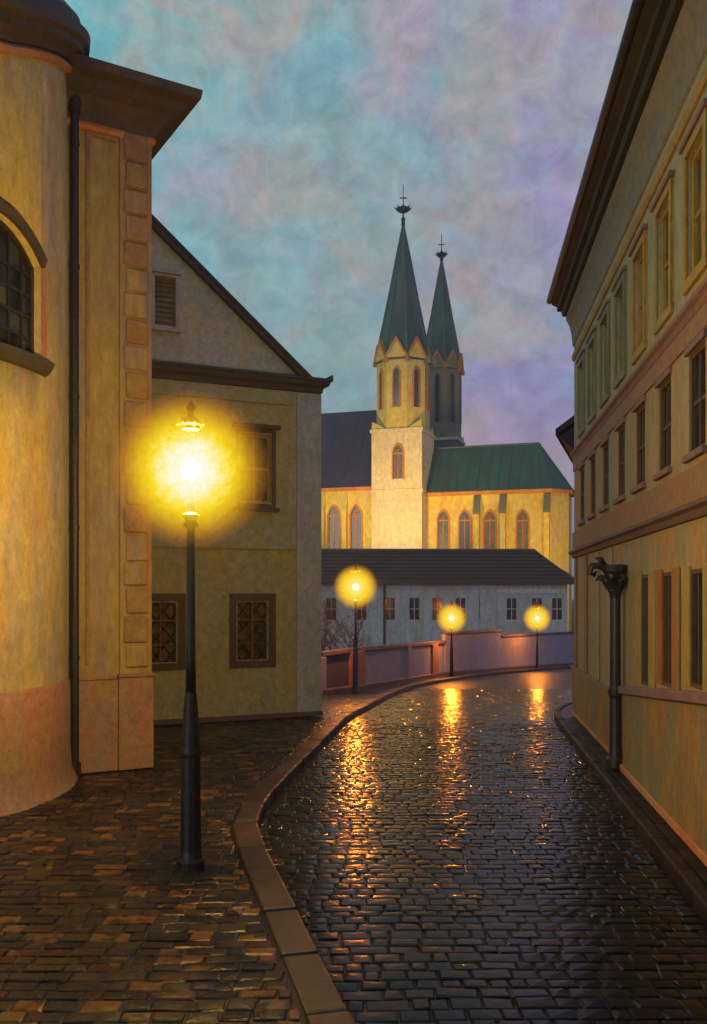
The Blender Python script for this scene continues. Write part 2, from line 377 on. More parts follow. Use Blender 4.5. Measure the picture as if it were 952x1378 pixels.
pave = tag(m.build('pavement', 'grout', smooth=True), kind='structure')
m = M()
for a, b in zip(ds, ds[1:]):
    if a > 60: break
    m.quad((rx(a) + .1, a, G(a) - .03), (rx(a) + 30, a, G(a) - .03), (rx(b) + 30, b, G(b) - .03), (rx(b) + .1, b, G(b) - .03))
rpave = tag(m.build('pavement_right', 'grout', smooth=True), kind='structure')

# kerb stones
def along(S, length):
    out = [S[0]]; acc = 0
    res = []; cur = [S[0]]; L = length * random.uniform(.8, 1.2)
    for a, b in zip(S, S[1:]):
        cur.append(b); acc += (b - a).length
        if acc >= L: res.append((cur[0], cur[-1])); cur = [b]; acc = 0; L = length * random.uniform(.8, 1.2)
    return res
def kerb(S, side, width, length, name, matname, rise=.012, matfar=None):
    root = thing(name, None, None); root['kind'] = 'structure'
    far = M(); sh = []
    for a, b in along(S, length):
        t = (b - a).normalized(); nrm = Vector((-t.y, t.x)) * side
        a2, b2 = a + t * .011, b - t * .011
        w = width * random.uniform(.93, 1.05); h = rise + random.uniform(-.01, .008)
        c = [(a2, 0), (b2, 0), (a2, w), (b2, w)]
        pts = []
        for zz in (-.2, h):
            for p, o in c:
                q = p + nrm * o; pts.append((q.x, q.y, G(q.y) + zz))
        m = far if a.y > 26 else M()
        m.hexa([pts[0], pts[1], pts[4], pts[5], pts[2], pts[3], pts[6], pts[7]])
        if a.y <= 26: m.build('kerb_stone', matname, root, bev=.022)
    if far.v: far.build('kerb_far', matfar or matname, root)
    return root
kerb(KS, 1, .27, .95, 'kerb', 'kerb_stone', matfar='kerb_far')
kerb(RS, -1, .13, .9, 'kerb_right', 'kerb_dark', rise=.0)
# setts
def setts(region, parent, matname, z0, d0, d1, xr, sx, sy, crown=.003, limit=300, skew=0.0, amp=.03):
    """rows of stone setts; the 300 that show largest are pieces of their own"""
    allst = []; y = d0; row = 0
    while y < d1:
        g = 1 + max(0, (y - 14)) * .02
        hy = sy * random.uniform(.82, 1.2) * g
        x = xr[0] - random.random() * sx
        while x < xr[1]:
            w = sx * random.choice((random.uniform(.6, .85), random.uniform(.85, 1.2), random.uniform(1.1, 1.6))) * g
            xx = x; ym = y + skew * x + amp * math.sin(x * 1.1 + row * .05); lo, hi = region(ym - .01, ym + hy + .01)
            x += w
            if xx >= hi - .05 or x <= lo + .05: continue
            a_, b_ = max(xx, lo), min(x, hi)
            if b_ - a_ < .055: continue
            allst.append(((a_ + b_) / 2, ym + hy / 2, b_ - a_ - .010, hy - random.uniform(.007, .014))); continue
        y += hy; row += 1
    def score(s):
        px = CX + F * s[0] / s[1]; py = HY + F * CH / s[1]
        inside = -20 < px < 972 and py < 1400
        return (0 if inside else 1, s[1])
    allst.sort(key=score)
    rest = M(); sh = []
    for i, (cx, cy, w, h) in enumerate(allst):
        tx, ty = random.gauss(0, .009), random.gauss(0, .028); dz = random.gauss(0, .0025); rot = random.gauss(0, .028)
        bw = min(.012, w * .1)
        V = []
        for k, (fx, fy, zz) in enumerate([(1, 1, -.05)] * 4 + [(1, 1, -.009)] * 4 + [(.99, .99, 0)] * 4 + [(0, 0, 0)]):
            if k == 12: V.append(Vector((0, 0, crown))); continue
            sxn, syn = ((-1, -1), (1, -1), (1, 1), (-1, 1))[k % 4]
            ins = bw if k >= 8 else 0
            jx, jy = (random.uniform(-.009, .009), random.uniform(-.009, .009))
            V.append(Vector((sxn * (w / 2 - ins) + jx, syn * (h / 2 - ins) + jy, zz)))
        cz = z0(cx, cy) + dz
        out = []
        for v in V:
            X = v.x * math.cos(rot) - v.y * math.sin(rot); Y = v.x * math.sin(rot) + v.y * math.cos(rot)
            out.append(Vector((cx + X, cy + Y, cz + v.z + X * tx + Y * ty)))
        Fc = [(0, 1, 5, 4), (1, 2, 6, 5), (2, 3, 7, 6), (3, 0, 4, 7), (4, 5, 9, 8), (5, 6, 10, 9), (6, 7, 11, 10), (7, 4, 8, 11), (8, 9, 12), (9, 10, 12), (10, 11, 12), (11, 8, 12)]
        if i < limit:
            q = M(); q.v = [v - Vector((cx, cy, cz)) for v in out]; q.f = list(Fc); q.mi = [0] * len(Fc)
            o = q.build('sett', matname, None, smooth=False, merge=False); o.parent = parent; o.location = (cx, cy, cz)
        else:
            k = len(rest.v); rest.v += out; rest.f += [tuple(k + j for j in f) for f in Fc]; rest.mi += [0] * len(Fc)
            sh += [random.random()] * 13
    o = rest.build('setts', matname, parent, smooth=False, merge=False, shade=sh); o['kind'] = 'stuff'
def in_pave(a, b): return -7, min(kx(a), kx(b), kx((a + b) / 2)) - .275
def in_road(a, b): return max(kx(a), kx(b), kx((a + b) / 2)) + .01, min(rx(a), rx(b)) - .01
setts(in_pave, pave, 'sett_pavement', lambda x, y: G(y) - .012, 4.2, 27, (-5.5, 1.2), .20, .155)
setts(in_road, road, 'sett_road', lambda x, y: G(y) - .120 + .003 * math.sin(x * 2.1 + y), 4.2, 33, (-1.5, 9), .185, .15, skew=.02)
# the slab strip under the right-hand house
for a, b in along([Vector((rx(d) + .18, d)) for d in [3 + i * .1 for i in range(165)]], .7):
    t = (b - a).normalized(); nrm = Vector((t.y, -t.x)); a2 = a + t * .01; b2 = b - t * .01
    m = M(); c = []
    h = -.006 + random.uniform(-.006, .004)
    for o_ in (0, .6):
        for zz in (-.1, h):
            for p in (a2, b2):
                q = p + nrm * o_; c.append((q.x, q.y, zz))
    m.hexa(c); m.build('slab', 'slab_dark', rpave, bev=.008)

# ================================================================== left: round corner tower with its block
TC = Vector((-6.8, 11.87)); TR = 3.0
def DP(a, z, o=0):                # a in degrees
    return Vector((TC.x + (TR + o) * math.cos(R(a)), TC.y + (TR + o) * math.sin(R(a)), z))
def dip(a):
    t = min(max((19 - a) / 43, 0), 1); return .93 * (t ** 1.15)
tower = thing('corner_building', 'tall ochre building with a round bay and projecting cornice beside the near street lamp', 'building', (-5, 12.6, 0))
SILL, SPR, RISE, A0, A1 = 5.36, 6.5, .38, -43.0, -9.0
AC, AW = (A0 + A1) / 2, (A1 - A0) / 2
def zt(a): return SPR + RISE * (1 - ((a - AC) / AW) ** 2)
m = M(); angs = [-100 + i * 4 for i in range(14)] + [A0 + (A1 - A0) * i / 16 for i in range(17)] + [A1 + (62 - A1) * i / 24 for i in range(1, 25)]
PLZ = 1.32
for a, b in zip(angs, angs[1:]):
    inw = A0 - .01 <= a and b <= A1 + .01
    ztop = lambda q: 9.75 - dip(q)
    zs = [PLZ, 2.5, 4, SILL]
    if not inw: zs += [6, 7, 8.5]
    for c, d in zip(zs, zs[1:]): m.quad(DP(a, c), DP(b, c), DP(b, d), DP(a, d))
    if inw:
        m.quad(DP(a, zt(a)), DP(b, zt(b)), DP(b, 8.5), DP(a, 8.5))
        m.quad(DP(a, zt(a)), DP(b, zt(b)), DP(b, zt(b), -.2), DP(a, zt(a), -.2))
        m.quad(DP(a, SILL), DP(b, SILL), DP(b, SILL, -.2), DP(a, SILL, -.2))
    m.quad(DP(a, 8.5), DP(b, 8.5), DP(b, ztop(b)), DP(a, ztop(a)))
for a in (A0, A1): m.quad(DP(a, SILL), DP(a, SPR), DP(a, SPR, -.2), DP(a, SILL, -.2))
drum = m.build('wall', 'drum_plaster', tower, smooth=True); drum['label'] = 'round plastered bay wall lit yellow by the lamp'
m = M()   # plinth with a flared foot
m.sweep(lambda u, z, o: DP(u, z, o), [-100 + i * 4 for i in range(41)], [(.0, PLZ + .05), (.045, PLZ), (.05, .4), (.07, .15), (.13, .02), (.18, -.1)])
pl = m.build('plinth', 'plinth_plaster', tower, smooth=True)
def dcor(prof):
    m = M(); m.sweep(lambda u, z, o: DP(u, z - dip(u), o), [-100 + i * 3 for i in range(54)], prof); return m
dcor([(-.02, 9.62), (.07, 9.64), (.09, 9.70), (.02, 9.76)]).build('cornice_fillet', 'orange_trim', tower)
dcor([(-.02, 9.76), (.03, 9.76), (.08, 9.84), (.15, 9.90), (.21, 9.92), (.23, 10.0), (.30, 10.03), (.31, 10.16), (.22, 10.2), (.18, 10.36), (.05, 10.5), (-.4, 10.56), (-2.9, 11.6)]).build('cornice', 'left_cornice', tower)
# arched window in the bay
m = M()
wa = [A0 + (A1 - A0) * i / 16 for i in range(17)]
def arcstrip(m, w, o0, o1):
    aw = math.degrees(w / TR)
    for a, b in zip(wa, wa[1:]):
        m.hexa([DP(a, zt(a) - w, o0), DP(b, zt(b) - w, o0), DP(a, zt(a) - .003, o0), DP(b, zt(b) - .003, o0), DP(a, zt(a) - w, o1), DP(b, zt(b) - w, o1), DP(a, zt(a) - .003, o1), DP(b, zt(b) - .003, o1)])
        m.hexa([DP(a, SILL + .003, o0), DP(b, SILL + .003, o0), DP(a, SILL + w, o0), DP(b, SILL + w, o0), DP(a, SILL + .003, o1), DP(b, SILL + .003, o1), DP(a, SILL + w, o1), DP(b, SILL + w, o1)])
    for a, b in ((A0 + .05, A0 + aw), (A1 - aw, A1 - .05)):
        m.box(DP, a, b, SILL + w, SPR - .02, o0, o1)
arcstrip(m, .075, -.17, -.09)
cols = 7; rows = 5
for i in range(1, cols):
    a = A0 + (A1 - A0) * i / cols; m.box(DP, a - .35, a + .35, SILL + .05, zt(a) - .05, -.15, -.10)
for j in range(1, rows):
    z = SILL + (SPR + .15 - SILL) * j / rows
    for a, b in zip(wa, wa[1:]): m.box(DP, a, b, z - .017, z + .017, -.145, -.105)
win = m.build('window', 'pipe', tower)
for i in range(cols):
    for j in range(rows):
        a = A0 + (A1 - A0) * i / cols + .1; b = A0 + (A1 - A0) * (i + 1) / cols - .1
        z0_ = SILL + (SPR + .15 - SILL) * j / rows + .02; z1_ = SILL + (SPR + .15 - SILL) * (j + 1) / rows - .02
        if j == rows - 1: za, zb = zt(a) - .03, zt(b) - .03
        else: za = zb = z1_
        q = M(); q.hexa([DP(a, z0_, -.14), DP(b, z0_, -.14), DP(a, za, -.14), DP(b, zb, -.14), DP(a, z0_, -.128), DP(b, z0_, -.128), DP(a, za, -.128), DP(b, zb, -.128)])
        q.build('pane', random.choice(('pane_dark', 'pane_green', 'pane_dark')), win)
m = M()
for a, b in zip(wa, wa[1:]):
    m.hexa([DP(a, zt(a) + .004, .002), DP(b, zt(b) + .004, .002), DP(a, zt(a) + .10, .002), DP(b, zt(b) + .10, .002), DP(a, zt(a) + .004, .06), DP(b, zt(b) + .004, .06), DP(a, zt(a) + .10, .09), DP(b, zt(b) + .10, .09)])
m.build('window_hood', 'left_cornice', tower, smooth=False)
m = M(); m.box(DP, A1 + .03, A1 + 1.6, SILL - .02, SPR + .02, .002, .035)
m.build('jamb_moulding', 'orange_trim', tower)
m = M(); m.sweep(DP, [A0 - 2 + (A1 - A0 + 4) * i / 16 for i in range(17)], [(0, SILL - .17), (.05, SILL - .15), (.12, SILL - .06), (.13, SILL - .005), (.0, SILL + .002)])
m.build('window_sill', 'house_dark_trim', tower)

# flat block with corner pilaster
BK = Frame((-2.97, 13.47), (-.86, -.51), (.51, -.86))     # u runs left from the corner
bu = BK.u
m = M(); P = BK.P
m.quad(P(0, 0, 0), P(3, 0, 0), P(3, 9.75, 0), P(0, 9.75, 0))
# side and back
S = lambda u, z, o: P(0, z, 0) + Vector((-.51, .86, 0)) * u + Vector((.86, .51, 0)) * o
m.quad(S(0, 0, 0), S(9, 0, 0), S(9, 9.75, 0), S(0, 9.75, 0))
m.quad(P(3, 0, 0), P(8, 0, -9), P(8, 9.75, -9), P(3, 9.75, 0)); m.quad(P(0, 0, -9), P(8, 0, -9), P(8, 9.75, -9), P(0, 9.75, -9))
w = m.build('wall', 'block_plaster', tower); w['label'] = 'flat ochre wall between the round bay and the corner'
m = M(); PW = .44
# raised panel border between pipe and quoins
m.box(P, PW + .42, PW + .47, PLZ + .2, 9.0, .002, .035); m.box(P, PW + .02, PW + .42, 8.93, 9.0, .002, .035)
m.build('panel_moulding', 'block_quoin', tower, bev=.008)
m = M(); m.box(P, -.03, PW, 0, 9.1, .002, .06); m.box(S, .0, PW, 0, 9.1, .002, .03)
m.build('pilaster', 'block_plaster', tower, bev=.012)
z = PLZ + .12; k = 0
while z < 8.9:
    h = random.uniform(.34, .42)
    m = M(); a0, a1 = (.04, PW - .05) if k % 2 else (.03, PW - .08)
    m.box(P, a0, a1, z + .02, z + h - .02, .05, .105)
    m.build('quoin', random.choice(('block_quoin', 'block_quoin', 'block_plaster')), tower, bev=.045); z += h; k += 1
m = M(); m.box(P, -.05, PW + .02, 0, PLZ, .002, .09); m.box(P, PW + .02, 1.3, 0, PLZ - .02, .002, .05); m.box(S, 0.0, 1, 0, PLZ, .002, .05)
m.build('plinth', 'plinth_plaster', tower, bev=.015)
m = M(); m.box(P, -.07, PW + .03, PLZ, PLZ + .05, .002, .115); m.box(P, PW + .03, 1.3, PLZ - .02, PLZ + .02, .002, .07)
m.build('plinth_band', 'block_quoin', tower, bev=.01)
# cornice with mitred corner
prof = [(.0, 9.08), (.07, 9.10), (.10, 9.22), (.24, 9.38), (.38, 9.44), (.42, 9.54), (.58, 9.58), (.60, 9.70), (.48, 9.74), (-.3, 9.95)]
def miter(prof, name, mt):
    m = M(); n = len(prof); k = len(m.v)
    A = [P(2.6, z_, o) for o, z_ in prof]; B = [P(-o, z_, o) for o, z_ in prof]; C = [S(6, z_, o) for o, z_ in prof]
    m.v += A + B + C
    for j in range(n - 1):
        m.f.append((j, n + j, n + j + 1, j + 1)); m.f.append((n + j, 2 * n + j, 2 * n + j + 1, n + j + 1)); m.mi += [0, 0]
    return m.build(name, mt, tower)
miter(prof, 'cornice', 'left_cornice')
miter([(.0, 9.0), (.065, 9.0), (.085, 9.05), (.065, 9.099), (0, 9.099)], 'cornice_fillet', 'orange_trim')
# downpipe in the joint
pa = P(BK.u(98), 0, .12)
m = M(); m.lathe([(.058, .15), (.055, 9.2)], (pa.x, pa.y, 0), 14); m.lathe([(.075, 9.15), (.11, 9.5), (.11, 9.62)], (pa.x, pa.y, 0), 12)
m.lathe([(.085, 0), (.085, .18)], (pa.x, pa.y, 0), 12)
dp = m.build('downpipe', 'pipe', tower, smooth=False)
for z in (1.6, 3.4, 5.2, 7.0, 8.7):
    q = M(); q.lathe([(.068, z), (.068, z + .05)], (pa.x, pa.y, 0), 14); q.build('bracket', 'pipe', dp)

# ================================================================== gable house
GH = Frame((-.707, 19.2), (-3.26, -1.5), (.418, -.908)); P = GH.P
house = thing('gable_house', 'olive plastered gable house with barred windows behind the near street lamp', 'house', (-3, 18.2, 0))
def rect(px0, px1, py0, py1):
    a, b = GH.u(px1), GH.u(px0); pm = (px0 + px1) / 2
    return a, b, GH.z(pm, py1), GH.z(pm, py0)
w1 = rect(318, 362, 808, 890); w2 = rect(197, 240, 816, 892); w3 = rect(322, 366, 584, 676); w4 = rect(209, 237, 372, 438)
w2 = (w2[0], w2[0] + (w1[1] - w1[0]), w1[2], w1[3])
ZC = GH.z(430, 522)        # cornice underside at the corner
GP = GH.P
m = M(); wall_holes(m, GP, 0, 9, 0, ZC, [w1, w2, w3, (w3[0] + 3.3, w3[1] + 3.3, w3[2], w3[3]), (w1[0] + 3.6, w1[1] + 3.6, w1[2], w1[3])], .22)
SB = lambda u, z, o=0: GP(0, z, 0) + Vector((-.418, .908, 0)) * u + Vector((.908, .418, 0)) * o
m.quad(SB(0, 0), SB(10, 0), SB(10, ZC), SB(0, ZC)); m.quad(GP(9, 0, 0), GP(9, 0, -10), GP(9, ZC, -10), GP(9, ZC, 0)); m.quad(GP(0, 0, -10), GP(9, 0, -10), GP(9, ZC, -10), GP(0, ZC, -10))
m.build('wall', 'house_plaster', house)
# gable triangle with the attic opening
uE = -.12; ua = 4.6; zE = ZC + .2
u205 = GH.u(205); z205 = GH.z(205, 300); u400 = GH.u(400); z400 = GH.z(400, 497)
sl_ = (z205 - z400) / (u205 - u400)
def rake(u): return z400 + sl_ * (u - u400)
m = M(); g0, g1 = w4[0], w4[1]
zb = ZC + .1
def gcol(a, b, z0a, z0b):
    m.quad(GP(a, z0a, -.05), GP(b, z0b, -.05), GP(b, rake(b) - .02, -.05), GP(a, max(rake(a) - .02, z0a + .001), -.05))
us0 = u400 + (zb - z400) / sl_ + .02
gcol(us0, g0, zb, zb); gcol(g1, ua, zb, zb)
m.quad(GP(g0, zb, -.05), GP(g1, zb, -.05), GP(g1, w4[2], -.05), GP(g0, w4[2], -.05)); gcol(g0, g1, w4[3], w4[3])
m.quad(GP(ua, zb, -.05), GP(9.2, zb, -.05), GP(9.2 , zb + .02, -.05), GP(ua, rake(ua) - .02, -.05))
for a in (g0, g1): m.quad(GP(a, w4[2], -.05), GP(a, w4[3], -.05), GP(a, w4[3], -.25), GP(a, w4[2], -.25))
m.quad(GP(g0, w4[2], -.05), GP(g1, w4[2], -.05), GP(g1, w4[2], -.25), GP(g0, w4[2], -.25)); m.quad(GP(g0, w4[3], -.05), GP(g1, w4[3], -.05), GP(g1, w4[3], -.25), GP(g0, w4[3], -.25))
m.build('gable_wall', 'house_gable', house)
# roof slabs + rake board
zr = rake(ua); uL = ua + (ua - us0)
def slab(m, u0, z0_, u1, z1_, o0, o1, th):
    m.hexa([GP(u0, z0_, o0), GP(u1, z1_, o0), GP(u0, z0_ + th, o0), GP(u1, z1_ + th, o0), GP(u0, z0_, o1), GP(u1, z1_, o1), GP(u0, z0_ + th, o1), GP(u1, z1_ + th, o1)])
m = M(); slab(m, us0 - .15, rake(us0 - .15), ua, zr, -10, .12, .10); slab(m, ua, zr, uL + .4, rake(us0 - .4), -10, .12, .10)
slab(m, -.26, ZC + .17, us0 - .15, rake(us0 - .15), -10, .12, .10)
roof = m.build('roof', 'roof_tile_dark', house)
m = M(); slab(m, us0 - .05, rake(us0 - .05) - .10, ua, zr - .10, -.045, .10, .098)
q = m.build('rake_board', 'house_dark_trim', roof)
# cornice at the foot of the gable
m = M(); cp = [(0, ZC - .13), (.05, ZC - .12), (.07, ZC - .03), (.16, ZC + .02), (.18, ZC + .10), (.22, ZC + .11), (.22, ZC + .16), (.0, ZC + .20)]
n = len(cp); A = [GP(9, z_, o) for o, z_ in cp]; B = [GP(-o, z_, o) for o, z_ in cp]; C = [SB(9.5, z_, o) for o, z_ in cp]
m.v += A + B + C
for j in range(n - 1): m.f += [(j, n + j, n + j + 1, j + 1), (n + j, 2 * n + j, 2 * n + j + 1, n + j + 1)]; m.mi += [0, 0]
m.build('cornice', 'house_dark_trim', house)
# trims: corner lesene, floor band, upper frame panel, plinth line
uc = GH.u(399)
m = M(); m.box(GP, -.03, uc, .0, ZC - .14, .002, .05); m.box(SB, 0, .4, 0, ZC - .14, .002, .03); m.build('corner_pilaster', 'house_trim', house, bev=.01)
zf0, zf1 = GH.z(300, 738), GH.z(300, 706)
m = M(); m.box(GP, uc + .002, 9, zf0, zf1, .002, .035); m.build('floor_band', 'house_band', house, bev=.008)
m = M(); m.box(GP, uc + .002, 9, ZC - .42, ZC - .14, .002, .028); m.box(GP, uc + .002, uc + .18, zf1 + .002, ZC - .422, .002, .02); m.build('wall_panel_frame', 'house_band', house, bev=.006)
m = M(); m.box(GP, -.06, 9, 0, .1, .002, .07); m.build('plinth', 'wall_cap', house, bev=.01)
# barred windows
for (a, b, c, d) in (w1, w2):
    w = window(house, GP, a, b, c, d, 2, 3, 'frame_brown', 'pane_olive', o=-.16, fw=.05)
    m = M(); ring(m, GP, a - .14, b + .14, c - .12, d + .14, .135, .002, .035); q = m.build('window_surround', 'frame_brown', house, bev=.008)
    g = M(); W_ = b - a; H_ = d - c; n_ = 4; st = W_ / 2.0
    def seg(u0, z0_, u1, z1_, mm, r=.017):
        mm.tube([GP(u0, z0_, -.03), GP((u0 + u1) / 2, (z0_ + z1_) / 2, -.02), GP(u1, z1_, -.03)], r, 5)
    k = -4
    while k < 6:
        for sgn in (1, -1):
            pts = []
            for t in range(0, 31):
                u_ = t / 30 * W_; z_ = k * st + sgn * u_ * 1.25
                if 0 <= z_ <= H_: pts.append((u_, z_))
            if len(pts) > 1: seg(a + pts[0][0], c + pts[0][1], a + pts[-1][0], c + pts[-1][1], g)
        k += 1.0
    q = g.build('grille', 'iron', house)
    g = M(); uu = (a + b) / 2
    g.tube([GP(uu, c + .02, -.015), GP(uu, d - .02, -.015)], .016, 6)
    g.tube([GP(a + .02, c + H_ * .68, -.012), GP(b - .02, c + H_ * .68, -.012)], .014, 6); g.tube([GP(a + .1, c + H_ * .3, -.012), GP(b - .1, c + H_ * .3, -.012)], .012, 6)
    for (fu, fz) in ((.5, .88), (.5, .68), (.28, .5), (.72, .5), (.5, .3)):
        p_ = GP(a + W_ * fu, c + H_ * fz, .0); g.lathe([(.0, -.035), (.03, -.015), (.035, 0), (.03, .015), (0, .035)], p_, 8)
    g.build('grille_glint', 'glint_brass', q)  # bars and knobs stand for orange highlights on the grille
    g = M(); ring(g, GP, a + .012, b - .012, c + .012, d - .012, .022, -.035, -.012); g.build('grille_frame', 'glint_lead', q)  # pale highlights of the lattice put into this lighter lead colour
# upper window
for (a, b, c, d) in (w3, (w3[0] + 3.3, w3[1] + 3.3, w3[2], w3[3])):
    w = window(house, GP, a, b, c, d, 2, 2, 'casing_gold', 'pane_olive', o=-.15, fw=.05, bw=.06)
    m = M(); ring(m, GP, a - .07, b + .07, c - .10, d + .10, .068, .002, .03); m.box(GP, a - .16, b + .16, d + .102, d + .19, .002, .12); m.box(GP, a - .14, b + .14, c - .18, c - .102, .002, .09)
    m.build('window_surround', 'frame_brown', house, bev=.008)
a, b, c, d = w4
m = M(); ring(m, GP, a - .06, b + .06, c - .06, d + .06, .058, -.048, .0); m.box(GP, a - .1, b + .1, d + .062, d + .11, -.048, .05); m.box(GP, a - .1, b + .1, c - .11, c - .062, -.048, .05)
m.build('attic_surround', 'house_trim', house, bev=.006)
sh_ = M(); sh_.box(GP, a + .003, b - .003, c + .003, d - .003, -.2, -.17); shut = sh_.build('attic_shutter', 'shutter', house)
nsl = 9
for i in range(nsl):
    z_ = c + .03 + (d - c - .06) * i / nsl
    q = M(); q.hexa([GP(a + .03, z_, -.168), GP(b - .03, z_, -.168), GP(a + .03, z_ + .075, -.168), GP(b - .03, z_ + .075, -.168), GP(a + .03, z_ - .012, -.11), GP(b - .03, z_ - .012, -.11), GP(a + .03, z_ + .006, -.11), GP(b - .03, z_ + .006, -.11)])
    q.build('slat', 'shutter', shut)

# ================================================================== right house
def RP(d, z, o=0): return Vector((2.376 + .117 * d - .993 * o, d + .116 * o * 0, z))
right = thing('townhouse', 'long three storey ochre townhouse with deep dark eaves lining the right side', 'building', (4, 14, 0))
D0, D1 = 2.5, 19.7
cs = [9.4 + 1.5 * i for i in range(-4, 7)]
up = [(c - .36, c + .36, 5.78, 7.08) for c in cs]; mid = [(c - .33, c + .33, 3.95, 5.0) for c in cs]
low = [(c - .25, c + .25, 1.15 + (13.2 - c) * .085 + .07, 2.76) for c in [8.0, 9.35, 10.7, 12.0, 6.6, 5.2, 3.8]]
m = M(); wall_holes(m, RP, D0, D1, 0, 3.3, low, .05); m.build('ground_floor_wall', 'right_plaster', right)
m = M(); wall_holes(m, RP, D0, D1, 3.3, 5.45, mid, .09); m.build('middle_wall', 'right_plaster', right)
m = M(); wall_holes(m, RP, D0, D1, 5.45, 8.5, up, .11)
Q = lambda x, z: Vector((2.376 + .117 * D1 + x, D1 - .117 * x * 0, z))
m.build('upper_wall', 'right_upper', right)
m = M(); m.quad(RP(D1, 0), Vector((12, D1 + .3, 0)), Vector((12, D1 + .3, 8.5)), RP(D1, 8.5)); m.quad(RP(D0, 0), Vector((12, D0, 0)), Vector((12, D0, 8.5)), RP(D0, 8.5)); m.quad(Vector((12, D0, 0)), Vector((12, D1 + .3, 0)), Vector((12, D1 + .3, 8.5)), Vector((12, D0, 8.5)))
m.build('end_wall', 'right_plaster', right)
for k, (a, b, c, d) in enumerate(up):
    fr = ('casing_gold', 'casing_grey')[k % 2] if b > 7 else 'casing_grey'
    window(right, RP, a, b, c, d, 2, 2, 'casing_grey' if k > 6 else 'casing_gold', 'pane_green' if k > 6 else 'pane_olive', o=-.07, fw=.06, bw=.04)
    m = M(); ring(m, RP, a - .11, b + .11, c - .11, d + .11, .108, .002, .04)
    m.build('window_surround', 'casing_grey' if k > 6 else 'casing_gold', right, bev=.008)
    m = M(); m.box(RP, a - .16, b + .16, d + .112, d + .17, .002, .07); m.build('window_hood', 'sill_purple' if k < 7 else 'casing_grey', right, bev=.008)
for k, (a, b, c, d) in enumerate(mid):
    window(right, RP, a, b, c, d, 2, 2, 'frame_brown', 'pane_dark', o=-.05, fw=.05, bw=.04)
    m = M(); m.box(RP, a - .07, b + .07, d + .002, d + .08, .002, .04); m.build('window_hood', 'sill_purple', right, bev=.006)
    m = M(); m.box(RP, a - .08, b + .08, c - .07, c - .002, .002, .06); m.build('window_sill', 'sill_purple', right, bev=.006)
for k, (a, b, c, d) in enumerate(low):
    window(right, RP, a, b, c, d, 2, 1, 'frame_brown', 'pane_dark', o=-.02, fw=.045, bw=.035)
    for sa, sb2 in ((a - .36, a - .02), (b + .02, b + .36)):
        m = M(); m.box(RP, sa, sb2, c + .0, d + .04, .002, .03); m.build('shutter', ('casing_orange', 'casing_gold')[k % 2], right, bev=.01)
# courses
m = M(); m.sweep(RP, [D0, D1 + .03], [(0, 5.33), (.03, 5.33), (.05, 5.40), (.09, 5.43), (.09, 5.48), (0, 5.53)]); m.build('string_course', 'sill_purple', right)
m = M(); m.box(RP, D0, D1 + .02, 5.10, 5.328, .002, .025); m.build('string_band', 'right_band', right)
m = M(); m.box(RP, D0, D1 + .02, 3.42, 3.80, .002, .04); m.build('string_band', 'right_band', right)
m = M(); m.sweep(RP, [D0, D1 + .03], [(0, 3.26), (.04, 3.27), (.07, 3.34), (.12, 3.37), (.12, 3.415), (0, 3.419)]); m.build('string_course', 'wall_cap', right)
m = M(); m.sweep(RP, [D0, D1 + .03], [(0, 7.45), (.03, 7.45), (.05, 7.50), (.05, 7.56), (0, 7.57)]); m.build('string_course', 'casing_gold', right)
m = M(); m.sweep(RP, [D0, D1 + .04], [(0, 7.75), (.03, 7.78), (.05, 8.0), (.10, 8.2), (.17, 8.33), (.17, 8.4), (0, 8.42)]); m.build('cornice_cove', 'right_cove', right)
m = M(); m.sweep(RP, [D0, D1 + .1], [(0, 8.42), (.24, 8.42), (.27, 8.5), (.24, 8.55), (.0, 8.56)]); m.build('eave_board', 'eave_wood', right)
m = M(); m.sweep(RP, [D0, D1 + .22], [(0.0, 8.56), (.34, 8.56), (.35, 8.66), (.45, 8.70), (.47, 8.80), (.42, 8.86), (.15, 9.0), (-2, 11.2), (-5, 11.2)]); rf = m.build('roof', 'eave_wood', right)
m = M()
m.tube([RP(D0, 8.80, .50), RP(D1 + .25, 8.80, .50)], .07, 10); m.build('gutter', 'pipe', rf, smooth=True)
# ledge and plinth of the near part
def zl(d): return 1.15 + (13.2 - d) * .085
def slz(m, d0, d1, za, zb_, o0, o1, base=False):
    c = []
    for o in (o0, o1):
        for w_ in (0, 1):
            for d in (d0, d1):
                z_ = (za(d), zb_(d))[w_]; c.append(RP(d, z_, o))
    m.hexa(c)
m = M(); slz(m, D0, 13.2, lambda d: 0, lambda d: zl(d) - .06, .002, .10); m.build('plinth', 'right_plinth', right, bev=.01)
m = M(); slz(m, D0, 13.22, lambda d: zl(d) - .06, lambda d: zl(d) + .05, .002, .16); m.build('plinth_ledge', 'sill_purple', right, bev=.015)
m = M(); m.box(RP, 13.2, D1 + .02, 0, .95, .002, .05); m.build('plinth', 'right_plinth', right, bev=.01)
m = M(); m.box(RP, 13.2, D1 + .03, .95, 1.0, .002, .07); m.build('plinth_ledge', 'casing_grey', right, bev=.01)
m = M(); m.box(RP, D0, 13.2, 0, .09, .102, .14); m.box(RP, 13.2, D1, 0, .07, .052, .08); m.build('wall_foot', 'orange_trim', right, bev=.01)
# vertical pilaster strips of the far part
for d in (19.3, 17.7, 16.2, 14.8):
    m = M(); m.box(RP, d - .14, d + .14, 1.01, 3.25, .002, .035); m.build('pilaster', 'right_band' if d > 17 else 'right_upper', right, bev=.008)
